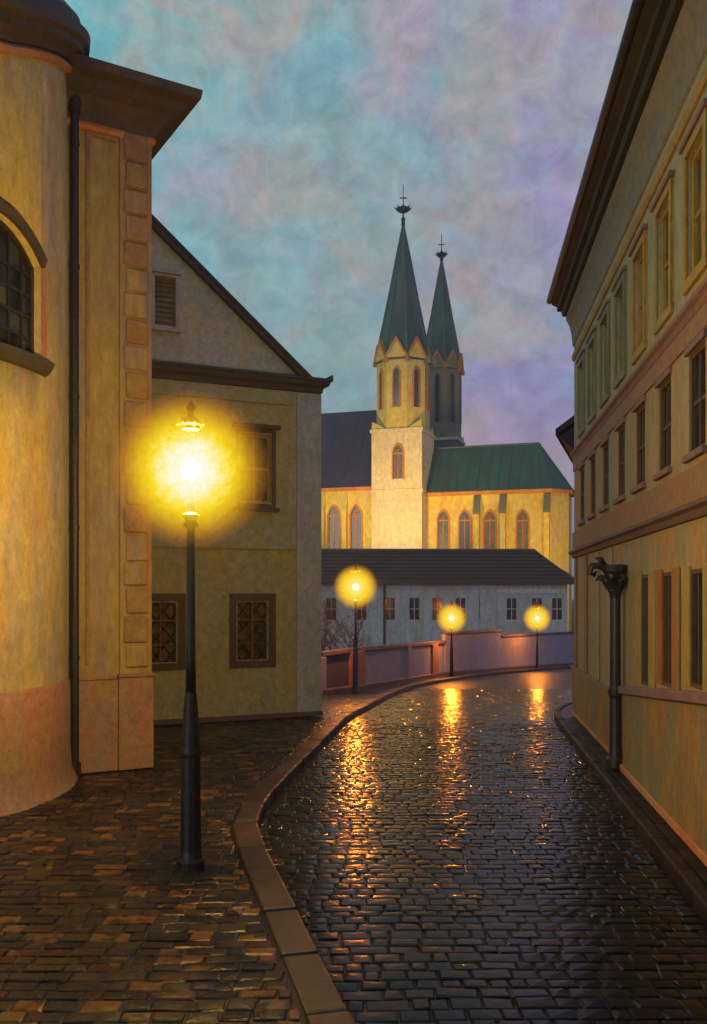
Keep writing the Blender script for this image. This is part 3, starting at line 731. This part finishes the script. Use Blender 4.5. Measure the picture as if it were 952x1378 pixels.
# column with carved capital
cb = RP(13.45, 0, .16); cc = (cb.x, cb.y, 0)
m = M(); m.lathe([(.13, 0), (.13, .12), (.10, .16), (.085, .3), (.08, 1.0), (.10, 1.04), (.105, 1.12), (.08, 1.18), (.075, 2.45), (.095, 2.5)], cc, 14)
colm = m.build('column', 'pipe', right)
m = M(); m.lathe([(.08, 2.5), (.11, 2.55), (.09, 2.62), (.14, 2.76), (.19, 2.84), (.2, 2.90), (.16, 2.93)], cc, 10)
for k in range(9):
    a = 2 * math.pi * k / 9; base = Vector((cb.x + math.cos(a) * .10, cb.y + math.sin(a) * .10, 2.58)); o_ = Vector((math.cos(a), math.sin(a), 0))
    m.tube([base, base + o_ * .05 + Vector((0, 0, .12)), base + o_ * .14 + Vector((0, 0, .18)), base + o_ * .17 + Vector((0, 0, .12))], [.035, .045, .035, .02], 6)
m.build('capital', 'pipe', colm)
m = M()
q0 = Vector((cb.x - .1, cb.y, 2.86))
m.tube([q0, q0 + Vector((-.12, .0, .06)), q0 + Vector((-.24, 0, .05)), q0 + Vector((-.27, 0, -.05)), q0 + Vector((-.20, 0, -.08)), q0 + Vector((-.17, 0, -.02))], [.06, .055, .05, .045, .035, .02], 8)
m.tube([q0 + Vector((.02, 0, .02)), q0 + Vector((-.10, 0, .14)), q0 + Vector((-.18, 0, .17))], [.05, .045, .02], 8)
m.build('scroll', 'pipe', colm)

# ================================================================== house behind, only its eave corner shows
bh = thing('rear_house', 'dark eave corner of a house poking out behind the far end of the townhouse', 'house', (12, 26, G(26)))
HP = lambda u, z, o=0: Vector((6.95 + u * .97 - o * .32, 27 + u * .2 - o, z))
m = M(); m.box(HP, 0, 9, G(27) - .2, 7.0, -8, 0); m.build('wall', 'house_trim', bh)
m = M(); A_ = [(-1.12, 7.02), (-1.12, 7.2), (2.6, 9.9), (2.6, 9.7)]
m.prism([HP(u, z, .4) for u, z in A_], [HP(u, z, -8) for u, z in A_])
A_ = [(-1.0, 7.0), (-.02, 7.7), (-.02, 6.2)]; m.prism([HP(u, z, .3) for u, z in A_], [HP(u, z, -7.5) for u, z in A_])
A_ = [(2.6, 9.7), (2.6, 9.9), (9, 9.9), (9, 9.7)]; m.prism([HP(u, z, .4) for u, z in A_], [HP(u, z, -8) for u, z in A_])
m.build('roof', 'roof_tile_dark', bh)

# ================================================================== low boundary wall at the bend
WL = [Vector(p) for p in ((-5.5, 26), (-.99, 28), (.25, 31.5), (2.2, 38.0), (4.6, 46.5), (8.9, 56), (17.4, 71), (34, 92))]
tops = [.62, .62, .58, .35, .05, -.2, -.55, -.9]
bw = thing('boundary_wall', 'low rendered wall with dark coping curving along the bend', 'wall', (5, 46, G(46)))
def wp(i, t, o, z): 
    a, b = WL[i], WL[i + 1]; p = a + (b - a) * t; tt = (b - a).normalized(); nn = Vector((tt.y, -tt.x)); p = p + nn * o; return Vector((p.x, p.y, z))
for i in range(len(WL) - 1):
    a, b = WL[i], WL[i + 1]; nseg = max(1, int((b - a).length / 4.5)); 
    for s in range(nseg):
        t0, t1 = s / nseg, (s + 1) / nseg
        zz = [tops[i] + (tops[i + 1] - tops[i]) * t for t in (t0, t1)]
        if i == 4: zz = [z + (.45 if s < 2 else 0) for z in zz]
        if i == 5: zz = [z + .12 for z in zz]
        g0_, g1_ = G(wp(i, t0, 0, 0).y) - .3, G(wp(i, t1, 0, 0).y) - .3
        m = M(); m.hexa([wp(i, t0, -.2, g0_), wp(i, t1, -.2, g1_), wp(i, t0, -.2, zz[0]), wp(i, t1, -.2, zz[1]), wp(i, t0, .0, g0_), wp(i, t1, .0, g1_), wp(i, t0, .0, zz[0]), wp(i, t1, .0, zz[1])])
        m.build('wall_panel', 'door_wood' if i == 1 else 'wall_render', bw)
        m = M(); m.hexa([wp(i, t0, -.26, zz[0]), wp(i, t1, -.26, zz[1]), wp(i, t0, -.26, zz[0] + .14), wp(i, t1, -.26, zz[1] + .14), wp(i, t0, .08, zz[0]), wp(i, t1, .08, zz[1]), wp(i, t0, .06, zz[0] + .14), wp(i, t1, .06, zz[1] + .14)])
        m.build('coping_stone', 'wall_cap', bw, bev=.02)
for i, t, zt_, mt in ((1, .0, .62, 'wall_render'), (1, .97, .62, 'wall_orange'), (3, .70, .18, 'wall_orange'), (3, .02, .42, 'wall_render'), (4, .0, .42, 'wall_render')):
    c = wp(i, t, .06, 0); m = M(); m.box(lambda u, z, o: wp(i, t, o, z) + Vector(((WL[i + 1] - WL[i]).normalized().x * u, (WL[i + 1] - WL[i]).normalized().y * u, 0)), -.28 if mt != 'wall_orange' else -1.1, .28, G(c.y) - .2, zt_ - .01, -.1, .09); m.build('pier', mt, bw, bev=.02)
m = M()
for a, b, z0_ in ((0, 1, 0),):
    for i in range(1, 6): m.hexa([wp(i, 0, .02, G(wp(i, 0, 0, 0).y) - .1), wp(i, 1, .02, G(wp(i, 1, 0, 0).y) - .1), wp(i, 0, .02, G(wp(i, 0, 0, 0).y) + .14), wp(i, 1, .02, G(wp(i, 1, 0, 0).y) + .14), wp(i, 0, .12, G(wp(i, 0, 0, 0).y) - .1), wp(i, 1, .12, G(wp(i, 1, 0, 0).y) - .1), wp(i, 0, .12, G(wp(i, 0, 0, 0).y) + .1), wp(i, 1, .12, G(wp(i, 1, 0, 0).y) + .1)])
m.build('wall_foot', 'wall_cap', bw)

# ================================================================== long low building
def fp(px, py, d): return Vector(((px - CX) / F * d, d, CH + (HY - py) / F * d))
LB = Frame((-6, 84), (1, .015), (.015, -1)); P = LB.P
lb = thing('long_building', 'long low grey building with dark brown roof and small windows below the church', 'building', (8, 84, -3.1))
X = lambda px: LB.u(px)
zev = LB.z(600, 781); zrd = 6.65; x0 = X(380); x1 = X(764)
wx = [412, 446, 487, 525, 558, 589, 620, 652, 689, 723, 750]
holes = []
for p_ in wx: holes.append((X(p_ - 7.5), X(p_ + 7.5), LB.z(p_, 835), LB.z(p_, 804)))
m = M(); wall_holes(m, P, x0, x1, -3.4, zev, holes, .25)
m.quad(P(x1, -3.4, 0), P(x1 + 1.5, -3.4, -9), P(x1 + 1.5, zev, -9), P(x1, zev, 0)); m.quad(P(x0, -3.4, 0), P(x0, -3.4, -9), P(x0, zev, -9), P(x0, zev, 0)); m.quad(P(x0, -3.4, -9), P(x1, -3.4, -9), P(x1, zev, -9), P(x0, zev, -9))
m.build('wall', 'long_wall', lb)
for h in holes: window(lb, P, *h, 2, 2, 'long_white' if h[0] > X(600) else 'long_wall', 'pane_dark', o=-.08, fw=.06, bw=.06)
m = M(); m.box(P, X(668), X(760), LB.z(700, 798), LB.z(700, 793), .002, .08); m.build('white_band', 'long_white', lb)
m = M(); m.box(P, X(646), X(668), -3, zev - .02, .002, .12); m.build('pilaster', 'long_wall', lb)
m = M(); m.box(P, X(516), X(519), -3, zev - .02, .002, .10); m.build('downpipe', 'pipe', lb)
nr = 9; e0, r0 = (x0, zev, .6), None
for k in range(nr):
    t0, t1 = k / nr, (k + 1) / nr
    def rp(u, t, e=0): 
        return P(u, zev - .25 + (zrd - zev + .25) * t + e, .6 - 4.6 * t)
    xr0, xr1 = (x1 + .8) - 3.0 * t0, (x1 + .8) - 3.0 * t1
    m = M(); m.hexa([rp(x0, t0), rp(xr0, t0), rp(x0, t0, .12), rp(xr0, t0, .12), rp(x0, t1), rp(xr1, t1), rp(x0, t1, .03), rp(xr1, t1, .03)])
    xb = lambda t: (x1 + .8) - 3.0 * t
    pb = lambda t, e=0: P(xb(t) + 1.2 * (1 - t), zev - .25 + (zrd - zev + .25) * t + e, -8.6 + 4.6 * t)
    m.hexa([rp(xr0, t0), pb(t0), rp(xr0, t0, .12), pb(t0, .12), rp(xr1, t1), pb(t1), rp(xr1, t1, .03), pb(t1, .03)])
    m.build('tile_course', 'roof_brown', lb)
m = M(); m.tube([P(x0, zrd + .05, -4), P(xb(1), zrd + .05, -4), P(xb(0) + .05, zev - .12, .6)], .16, 6); m.build('ridge_tiles', 'wall_cap', lb)
m = M(); m.box(P, x0, x1 + .7, zev - .38, zev - .2, .3, .62); m.build('gutter', 'house_dark_trim', lb)

# ================================================================== church
ch = thing('church', 'floodlit cream gothic church with two green spires rising above the rooftops', 'church', (9, 134, -3.1))
ca = R(18); CF = Frame((9.42, 128), (math.cos(ca), -math.sin(ca)), (-math.sin(ca), -math.cos(ca))); P = CF.P
TWd = 7.25
ctr = P(-TWd / 2, 0, -TWd / 2)
zof = lambda py, d=128: CH + (HY - py) / F * d
def lancet(pts_n=5):
    """unit pointed arch outline: width 1 (x -0.5..0.5), spring at 0, apex up"""
    L = []
    for i in range(pts_n + 1):
        a = math.pi - math.acos(.5) * 0 - i * (math.pi / 3) / pts_n
        L.append((.5 + math.cos(a) * 1.0, math.sin(a)))
    Rr = [(-x, y) for x, y in reversed(L[:-1])]
    return L + Rr
def lwin(P, u, z0_, z1_, w, root, pane, sur, o=.0, tracery=True):
    h = w * .87; zs = z1_ - h
    def outline(ww, zb_, oo):
        pts = [(u - ww / 2, zb_)] + [(u + x * ww, zs + y * ww) for x, y in lancet()] + [(u + ww / 2, zb_)]
        return [P(a, b, oo) for a, b in pts]
    m = M(); A = outline(w, z0_, o + .22); B = outline(w + .44, z0_ - .1, o + .14); B0 = outline(w + .44, z0_ - .1, o + .002); A0_ = outline(w, z0_, o + .03)
    n = len(A); m.v += A + B + B0 + A0_
    for i in range(n - 1):
        m.f += [(i, i + 1, n + i + 1, n + i), (n + i, n + i + 1, 2 * n + i + 1, 2 * n + i), (i, i + 1, 3 * n + i + 1, 3 * n + i)]; m.mi += [0] * 3
    s_ = m.build('window_surround', sur, root)
    m = M(); m.prism(outline(w, z0_, o + .006), outline(w, z0_, o + .035)); wn = m.build('window', pane, root)
    if tracery:
        m = M(); m.box(P, u - w * .04, u + w * .04, z0_, zs + w * .3, o + .04, o + .11); m.box(P, u - w / 2, u + w / 2, zs - .12, zs + .08, o + .04, o + .10)
        m.lathe([(w * .16, -.04), (w * .2, 0), (w * .16, .04)], P(u, zs + w * .38, o + .09), 10); m.build('tracery', sur, wn)
def tower_build(c0, s, z_sq, z_oct, z_ap, z_ball, z_top, root, ang, mats, base=True):
    Wd = TWd * s
    FR = []
    for k in range(4):
        a = ang + k * math.pi / 2; dd = (math.cos(a), math.sin(a)); nn = (math.sin(a), -math.cos(a))
        FR.append(Frame((c0.x + nn[0] * Wd / 2 - dd[0] * Wd / 2, c0.y + nn[1] * Wd / 2 - dd[1] * Wd / 2), dd, nn))
    m = M(); m.prism([f.P(0, -3.3, 0) for f in FR], [f.P(0, z_sq, 0) for f in FR]); tw = m.build('tower', mats[0], root)
    m = M()
    for z_, hh, oo in ((z_sq - .1, .45, .18), (zof(661), .4, .15)):
        m = M(); m.prism([f.P(-oo, z_, oo) for f in FR], [f.P(-oo, z_ + hh, oo) for f in FR]); m.build('string_course', 'church_cream', tw)
    ap = Wd / 2 * .97; rr = ap / math.cos(math.pi / 8)
    def ov(k, z_, r): 
        a = ang + math.pi / 8 + k * math.pi / 4; return Vector((c0.x + math.cos(a) * r, c0.y + math.sin(a) * r, z_))
    m = M(); m.prism([ov(k, z_sq + .2, rr) for k in range(8)], [ov(k, z_oct, rr) for k in range(8)])
    # broaches at the square's corners
    for k in range(4):
        f = FR[k]; m.prism([f.P(0, z_sq + .35, 0), f.P(Wd * .28, z_sq + .35, 0), f.P(0, z_sq + .35, -Wd * .28)], [f.P(.1, z_sq + 1.2 * s + .3, -.1), f.P(Wd * .26, z_sq + .5, -.05), f.P(.05, z_sq + .5, -Wd * .26)])
    oc = m.build('belfry', mats[1], root)
    gh = 2.3 * s
    for k in range(8):
        a = ang + k * math.pi / 4; nn = (math.cos(a), math.sin(a)); dd = (-nn[1], nn[0]); hw = ap * math.tan(math.pi / 8)
        f = Frame((c0.x + nn[0] * ap, c0.y + nn[1] * ap), dd, nn)
        if math.sin(a) < .5:
            lwin(f.P, 0, z_sq + 3.4 * s, z_oct - 1.6 * s, 0.8 * s, oc, 'pane_green' if math.sin(a) > -.9 else 'pane_dark', mats[2], tracery=False)
        g = M(); g.prism([f.P(-hw - .12, z_oct - .3, .0), f.P(hw + .12, z_oct - .3, 0), f.P(0, z_oct + gh, 0)], [f.P(-hw - .12, z_oct - .3, .2), f.P(hw + .12, z_oct - .3, .2), f.P(0, z_oct + gh, .2)])
        g.build('gable', mats[1], oc)
        g = M()
        for sgn in (-1, 1):
            g.hexa([f.P(sgn * (hw + .35), z_oct - .75, -.1), f.P(0, z_oct + gh, -.1), f.P(sgn * (hw + .35), z_oct - .25, -.1), f.P(0, z_oct + gh + .55, -.1), f.P(sgn * (hw + .35), z_oct - .75, .42), f.P(0, z_oct + gh, .42), f.P(sgn * (hw + .35), z_oct - .25, .42), f.P(0, z_oct + gh + .55, .42)])
        g.build('gable_coping', 'church_orange' if k in (5, 6, 7) and s > .8 else mats[3], oc)
    m = M(); n = 8; prof = [(rr * 1.07, z_oct - .35), (rr * .93, z_oct + (z_ap - z_oct) * .12), (rr * .55, z_oct + (z_ap - z_oct) * .48), (rr * .22, z_oct + (z_ap - z_oct) * .82), (.12 * s, z_ap)]
    m.lathe(prof, (c0.x, c0.y, 0), 8, ang + math.pi / 8); sp = m.build('spire', 'spire_green', root)
    for k in range(8):
        g = M(); g.tube([ov(k, z_, r + .02) for r, z_ in prof], [.14 * s, .12 * s, .10 * s, .08 * s, .05], 5); g.build('spire_rib', 'spire_green' if k % 2 else 'church_grey', sp)
    m = M(); cz = z_ball
    m.lathe([(.14, z_ap - .5), (.30, z_ap + .1), (.24, z_ap + .6), (.34, z_ap + .9), (.12, z_ap + 1.2), (.10, cz - .4), (.5, cz - .25), (.95 * s, cz + .05), (1.05 * s, cz + .25), (.55, cz + .3), (.2, cz + .7), (.07, cz + .8), (.05, z_top)], (c0.x, c0.y, 0), 10)
    for k in range(8):
        a = k * math.pi / 4; m.tube([Vector((c0.x, c0.y, cz)), Vector((c0.x + math.cos(a) * .9 * s, c0.y + math.sin(a) * .9 * s, cz + .1)), Vector((c0.x + math.cos(a) * 1.25 * s, c0.y + math.sin(a) * 1.25 * s, cz + .45))], [.16, .14, .05], 5)
    m.box(lambda u, z, o: Vector((c0.x + u, c0.y + o, z)), -.5, .5, cz + 1.7, cz + 1.85, -.05, .05)
    m.build('finial', 'iron', sp)
    return tw, FR
tw, FR = tower_build(ctr, 1.0, zof(578), zof(484, 131), zof(303, 132.5), zof(283, 132.5), zof(248, 132.5), ch, -ca, ('church_cream', 'church_wall', 'church_orange', 'church_grey'))
lwin(CF.P, -TWd / 2 + .25, zof(643), zof(597), 1.35, tw, 'pane_olive', 'church_orange')
# corner details on the right face of the tower
SR = FR[1].P
for i in range(5):
    m = M(); m.box(SR, .25, 1.25 if i % 2 else .9, zof(640) + i * .95, zof(640) + i * .95 + .45, .002, .1); m.build('quoin', 'church_orange', tw)
m = M(); m.box(CF.P, -TWd + .9, -.9, zof(738), zof(672), .002, .06); m.build('wall_panel', 'church_cream', tw)
c2 = Vector(((594.5 - CX) / F * 150, 150, 0))
z2 = lambda py: zof(py, 150)
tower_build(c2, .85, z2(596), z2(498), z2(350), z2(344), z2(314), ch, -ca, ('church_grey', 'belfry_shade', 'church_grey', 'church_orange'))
# choir
VO = -2.6
CP = lambda u, z, o=0: P(u, z, VO + o)
def cu(px, o=VO): return ray_line(px, tuple(P(0, 0, o))[:2], CF.d)
def cz(px, py, o=VO): return CH + (HY - py) / F * P(cu(px, o), 0, o).y
uE = cu(742); zE = cz(690, 659); zR = cz(690, 604) ; u0 = cu(560)
apx, apo = cu(765) , -4.6
Wc = 9.5
out = [(u0, 0), (uE, 0), (uE + 2.1, -2.6), (uE + 2.1, -Wc + 2.6), (uE, -Wc), (u0, -Wc)]
m = M(); m.prism([CP(u, -3.3, o) for u, o in out], [CP(u, zE, o) for u, o in out]); chw = m.build('choir_wall', 'church_wall', ch)
zR = CH + (HY - 598) / F * CP(cu(690), 0, -Wc / 2).y
m = M(); oe = [(u0, .45), (uE + .1, .45), (uE + 2.6, -2.5), (uE + 2.6, -Wc + 2.5), (uE + .1, -Wc - .45), (u0, -Wc - .45)]
ue2 = cu(722) ; rdg = [CP(u0, zR, -Wc / 2), CP(ue2 - .2, zR, -Wc / 2)]
E = [CP(u, zE, o) for u, o in oe]; k = 0
m.v = E + rdg
m.f = [(0, 1, 7, 6), (1, 2, 7), (2, 3, 7), (3, 4, 7), (4, 5, 6, 7), (0, 6, 5), (0, 5, 4, 3, 2, 1)]; m.mi = [0] * 7
cr = m.build('choir_roof', 'roof_green', ch)
m = M()
for i in range(13):
    t = i / 13; a = CP(u0 + (uE - u0) * t, zE + .1, .42); uu = min(u0 + (uE - u0) * t, ue2 - .3); b = CP(uu, zR + .02, -Wc / 2); m.tube([a, b], .07, 4)
for a in (E[1], E[2], E[3]): m.tube([a, rdg[1]], .12, 5)
m.tube(rdg, .16, 6); m.build('roof_seam', 'spire_green', cr)
m = M(); 
for i in range(5):
    if i == 4: break
    a, b = oe[i], oe[i + 1]
    m.hexa([CP(a[0], zE - .55, a[1]), CP(b[0], zE - .55, b[1]), CP(a[0], zE - .05, a[1]), CP(b[0], zE - .05, b[1]), CP(a[0], zE - .55, a[1] - .4 * (i in (0,)) ), CP(b[0], zE - .55, b[1] - .4 * (i in (0,))), CP(a[0], zE - .05, a[1] - .4), CP(b[0], zE - .05, b[1] - .4)])
m.build('cornice', 'church_orange', chw)
for px_, pn in ((597, 'pane_green'), (626, 'pane_dark'), (660, 'pane_olive'), (704, 'pane_olive')):
    lwin(CP, cu(px_), cz(px_, 745), cz(px_, 688), 1.45, chw, pn, 'church_orange')
def buttress(px_, w_, PF, uf, mt, zt2):
    u = uf(px_); m = M()
    m.prism([PF(u - w_ / 2, -3.3, .002), PF(u - w_ / 2, -3.3, 1.1), PF(u - w_ / 2, zt2 - 2.6, 1.1), PF(u - w_ / 2, zt2, .002)], [PF(u + w_ / 2, -3.3, .002), PF(u + w_ / 2, -3.3, 1.1), PF(u + w_ / 2, zt2 - 2.6, 1.1), PF(u + w_ / 2, zt2, .002)])
    m.build('buttress', mt, chw)
    m = M(); m.hexa([PF(u - w_ / 2 - .1, zt2 - 2.7, 1.25), PF(u + w_ / 2 + .1, zt2 - 2.7, 1.25), PF(u - w_ / 2 - .1, zt2 - 2.4, 1.25), PF(u + w_ / 2 + .1, zt2 - 2.4, 1.25), PF(u - w_ / 2 - .1, zt2 - .1, .01), PF(u + w_ / 2 + .1, zt2 - .1, .01), PF(u - w_ / 2 - .1, zt2 + .2, .01), PF(u + w_ / 2 + .1, zt2 + .2, .01)])
    m.build('buttress_cap', 'church_grey', chw)
for px_ in (643, 678, 737): buttress(px_, .75, CP, cu, 'church_wall', zE - .6)
# nave (left of the tower)
NO = -1.2
NP = lambda u, z, o=0: P(u, z, NO + o)
nu = lambda px: cu(px, NO); nzv = lambda px, py: cz(px, py, NO)
ua_, ub_ = nu(350), nu(520); zN = nzv(465, 656)
zNR = CH + (HY - 553) / F * NP(nu(465), 0, -8).y
m = M(); m.prism([NP(ua_, -3.3, 0), NP(ub_, -3.3, 0), NP(ub_, -3.3, -16), NP(ua_, -3.3, -16)], [NP(ua_, zN, 0), NP(ub_, zN, 0), NP(ub_, zN, -16), NP(ua_, zN, -16)]); nv = m.build('nave_wall', 'church_wall', ch)
m = M(); m.prism([NP(ua_ - .3, zN, .5), NP(ua_ - .3, zN, -16.5), NP(ua_ - .3, zNR, -8)], [NP(ub_, zN, .5), NP(ub_, zN, -16.5), NP(ub_, zNR, -8)]); nr_ = m.build('nave_roof', 'roof_purple', ch)
m = M(); 
for i in range(12):
    u = ua_ + (ub_ - ua_) * i / 12; m.tube([NP(u, zN + .1, .45), NP(u, zNR, -8)], .07, 4)
m.build('roof_seam', 'roof_purple', nr_)
m = M(); m.box(NP, ua_, ub_, zN - .5, zN - .03, .002, .45); m.build('cornice', 'church_orange', nv)
for px_ in (450, 480, 420): lwin(NP, nu(px_), nzv(px_, 748), nzv(px_, 682), 1.55, nv, 'pane_dark', 'church_orange')
for px_ in (436, 466):
    u = nu(px_); m = M(); m.prism([NP(u - .3, -3.3, .002), NP(u - .3, -3.3, .9), NP(u - .3, zN - 3, .9), NP(u - .3, zN - .6, .002)], [NP(u + .3, -3.3, .002), NP(u + .3, -3.3, .9), NP(u + .3, zN - 3, .9), NP(u + .3, zN - .6, .002)]); m.build('buttress', 'church_wall', nv)

# church floodlights: mast lamps standing in the close in front of the walls, behind the long building
def flood(which, x, y, z, target, power, size, color=(1, .62, .22)):
    t = thing('floodlight', 'floodlight on a mast behind the long building, ' + which, 'floodlight', (x, y, -3.1), group='church floodlights')
    m = M(); m.lathe([(.2, -3.2), (.12, -3.0), (.07, z - .3)], (x, y, 0), 8); m.build('mast', 'iron', t)
    dv = (Vector(target) - Vector((x, y, z))).normalized(); s_ = Vector((dv.y, -dv.x, 0)).normalized(); up_ = s_.cross(dv)
    c = []
    for k in (-.35, -.08):
        for i in (-.25, .25):
            for j in (-.35, .35): c.append(Vector((x, y, z)) + dv * k + up_ * i + s_ * j)
    m = M(); m.hexa(c); m.build('lamp_housing', 'iron', t)
    l = bpy.data.lights.new('flood', 'SPOT'); l.energy = power; l.spot_size = R(size); l.spot_blend = .6; l.shadow_soft_size = .25; l.color = color
    lo = bpy.data.objects.new('flood', l); COL.objects.link(lo); lo.parent = t
    lo.location = (0, 0, z + 3.1); lo.rotation_euler = dv.to_track_quat('-Z', 'Y').to_euler()
flood('aimed at the tall front tower',-2, 104, 5.2, (5, 128, 24), 34000, 75, (1, .66, .25))
flood('aimed at the side face of the tower',10, 103, 5.2, (7, 128, 22), 2500, 80, (1, .42, .10))
flood('aimed at the choir windows',19, 101, 5.2, (20, 124, 10), 16000, 85, (1, .60, .10))
flood('aimed at the far end of the choir',27, 104, 5.2, (30, 124, 10), 7000, 80, (1, .56, .09))
flood('aimed at the nave wall',1, 106, 5.2, (0, 130, 10), 9000, 85, (1, .60, .12))

# ================================================================== street lamps
def lamp(label, px, d, zc, rg, power, ironm, halom, far=False, scale=1.0):
    x = (px - CX) / F * d; zb_ = G(d)
    t = thing('street_lamp', label, 'street lamp', (x, d, zb_), group='street lamps')
    c = (x, d, zb_); H = zc - zb_; k = scale
    m = M(); m.lathe([(.125 * k, -.02), (.125 * k, .05), (.105 * k, .08), (.095 * k, .14), (.088 * k, 1.0), (.096 * k, 1.04), (.085 * k, 1.1), (.066 * k, 1.45), (.052 * k, 1.6)], c, 12); b = m.build('base', ironm, t)
    m = M(); m.lathe([(.05 * k, 1.58), (.045 * k, 1.9), (.036 * k, H - .42 * (rg / .72))], c, 12); m.build('post', ironm if not far else ironm, t, smooth=True)
    m = M(); zz = H - .42 * (rg / .72)
    m.lathe([(.045 * k, zz - .12), (.075 * k, zz - .10), (.05 * k, zz - .05), (.085 * k, zz), (.04 * k, zz + .03), (.03 * k, H - .19 * rg / .72)], c, 10); m.build('collar', ironm, t)
    br = .1
    m = M(); m.lathe([(br * math.sin(math.pi * i / 16) + .0005, -br * math.cos(math.pi * i / 16)) for i in range(17)], (x, d, zc), 28); bu_ = m.build('bulb', power, t, smooth=True)
    m = M(); m.lathe([(rg * math.sin(math.pi * i / 20) + .0005, -rg * math.cos(math.pi * i / 20)) for i in range(21)], (x, d, zc), 36); gl = m.build('halo', halom, t, smooth=True)  # glow halo built as a fading emissive ball around the bulb
    f = 1.0 if not far else rg / .6
    m = M(); m.lathe([(.085 * f, .30 * f), (.085 * f, .31 * f), (.085 * f, .33 * f), (.10 * f, .345 * f), (.075 * f, .39 * f), (.035 * f, .42 * f), (.03 * f, .47 * f), (.045 * f, .50 * f), (.012 * f, .56 * f)], (x, d, zc + .07 * f), 10)
    for q in range(6):
        a = q * math.pi / 3; o_ = Vector((math.cos(a), math.sin(a), 0)); p = Vector((x, d, zc + .40 * f)); m.tube([p + o_ * .08 * f, p + o_ * .12 * f + Vector((0, 0, .02 * f)), p + o_ * .115 * f + Vector((0, 0, .07 * f))], [.014 * f, .014 * f, .006 * f], 5)
    m.build('finial', 'red_metal', t)
    return t
z1 = CH + (HY - 632) / F * 8.56
lamp('tall black street lamp with a glaring white yellow halo on the near left pavement', 257, 8.56, z1, .72, 'bulb_near', 'iron', 'halo_near')
lamp('street lamp with blue grey post by the wall at the corner of the gable house', 479, 29, CH + (HY - 790) / F * 29, .72, 'bulb_mid', 'iron_blue', 'halo_far', True)
lamp('street lamp before the long wall, the middle of the far lamps', 608, 44, CH + (HY - 832) / F * 44, .76, 'bulb_far', 'iron', 'halo_far', True, .9)
lamp('street lamp at the right end of the boundary wall, next to the townhouse', 723, 58, CH + (HY - 832) / F * 58, .92, 'bulb_far', 'iron', 'halo_far', True, .9)

# ================================================================== bare shrub behind the wall
x, d = -.45, 38.5
sb = M(); random.seed(21)
def twigs(p, dr, L, r, lv):
    pts = [p]; q = p
    for i in range(3):
        dr = (dr + Vector((random.gauss(0, .25), random.gauss(0, .25), random.gauss(.02, .15)))).normalized(); q = q + dr * L / 3; pts.append(q)
    sb.tube(pts, [r, r * .85, r * .7, r * .45], 4)
    if lv:
        for k in range(4): twigs(random.choice(pts[1:]), (dr + Vector((random.gauss(0, .6), random.gauss(0, .6), random.gauss(.1, .4)))).normalized(), L * .7, r * .55, lv - 1)
for k in range(9):
    twigs(Vector((x + random.uniform(-1.1, 1.1), d + random.uniform(-.6, .6), G(d) - .3)), Vector((random.gauss(0, .35), random.gauss(0, .2), 1)).normalized(), 2.0, .045, 3)
tag(sb.build('shrub', 'twig'), 'bare reddish shrub behind the wall beside the blue post lamp', 'shrub')

# ================================================================== damp evening air
m = M(); m.hexa([(a, b, c) for b in (-66, 1110) for c in (-4.5, 66) for a in (-1110, 1110)])
hz = m.build('haze', [], None); hz['kind'] = 'stuff'
hm = bpy.data.materials.new('haze'); hm.use_nodes = True; n = hm.node_tree; n.nodes.clear()
ho = N(n, 'ShaderNodeOutputMaterial'); hv = N(n, 'ShaderNodeVolumePrincipled'); hv.inputs['Density'].default_value = .0009; hv.inputs['Color'].default_value = (.85, .87, .92, 1); hv.inputs['Anisotropy'].default_value = .6
n.links.new(hv.outputs[0], ho.inputs['Volume']); hz.data.materials.append(hm)
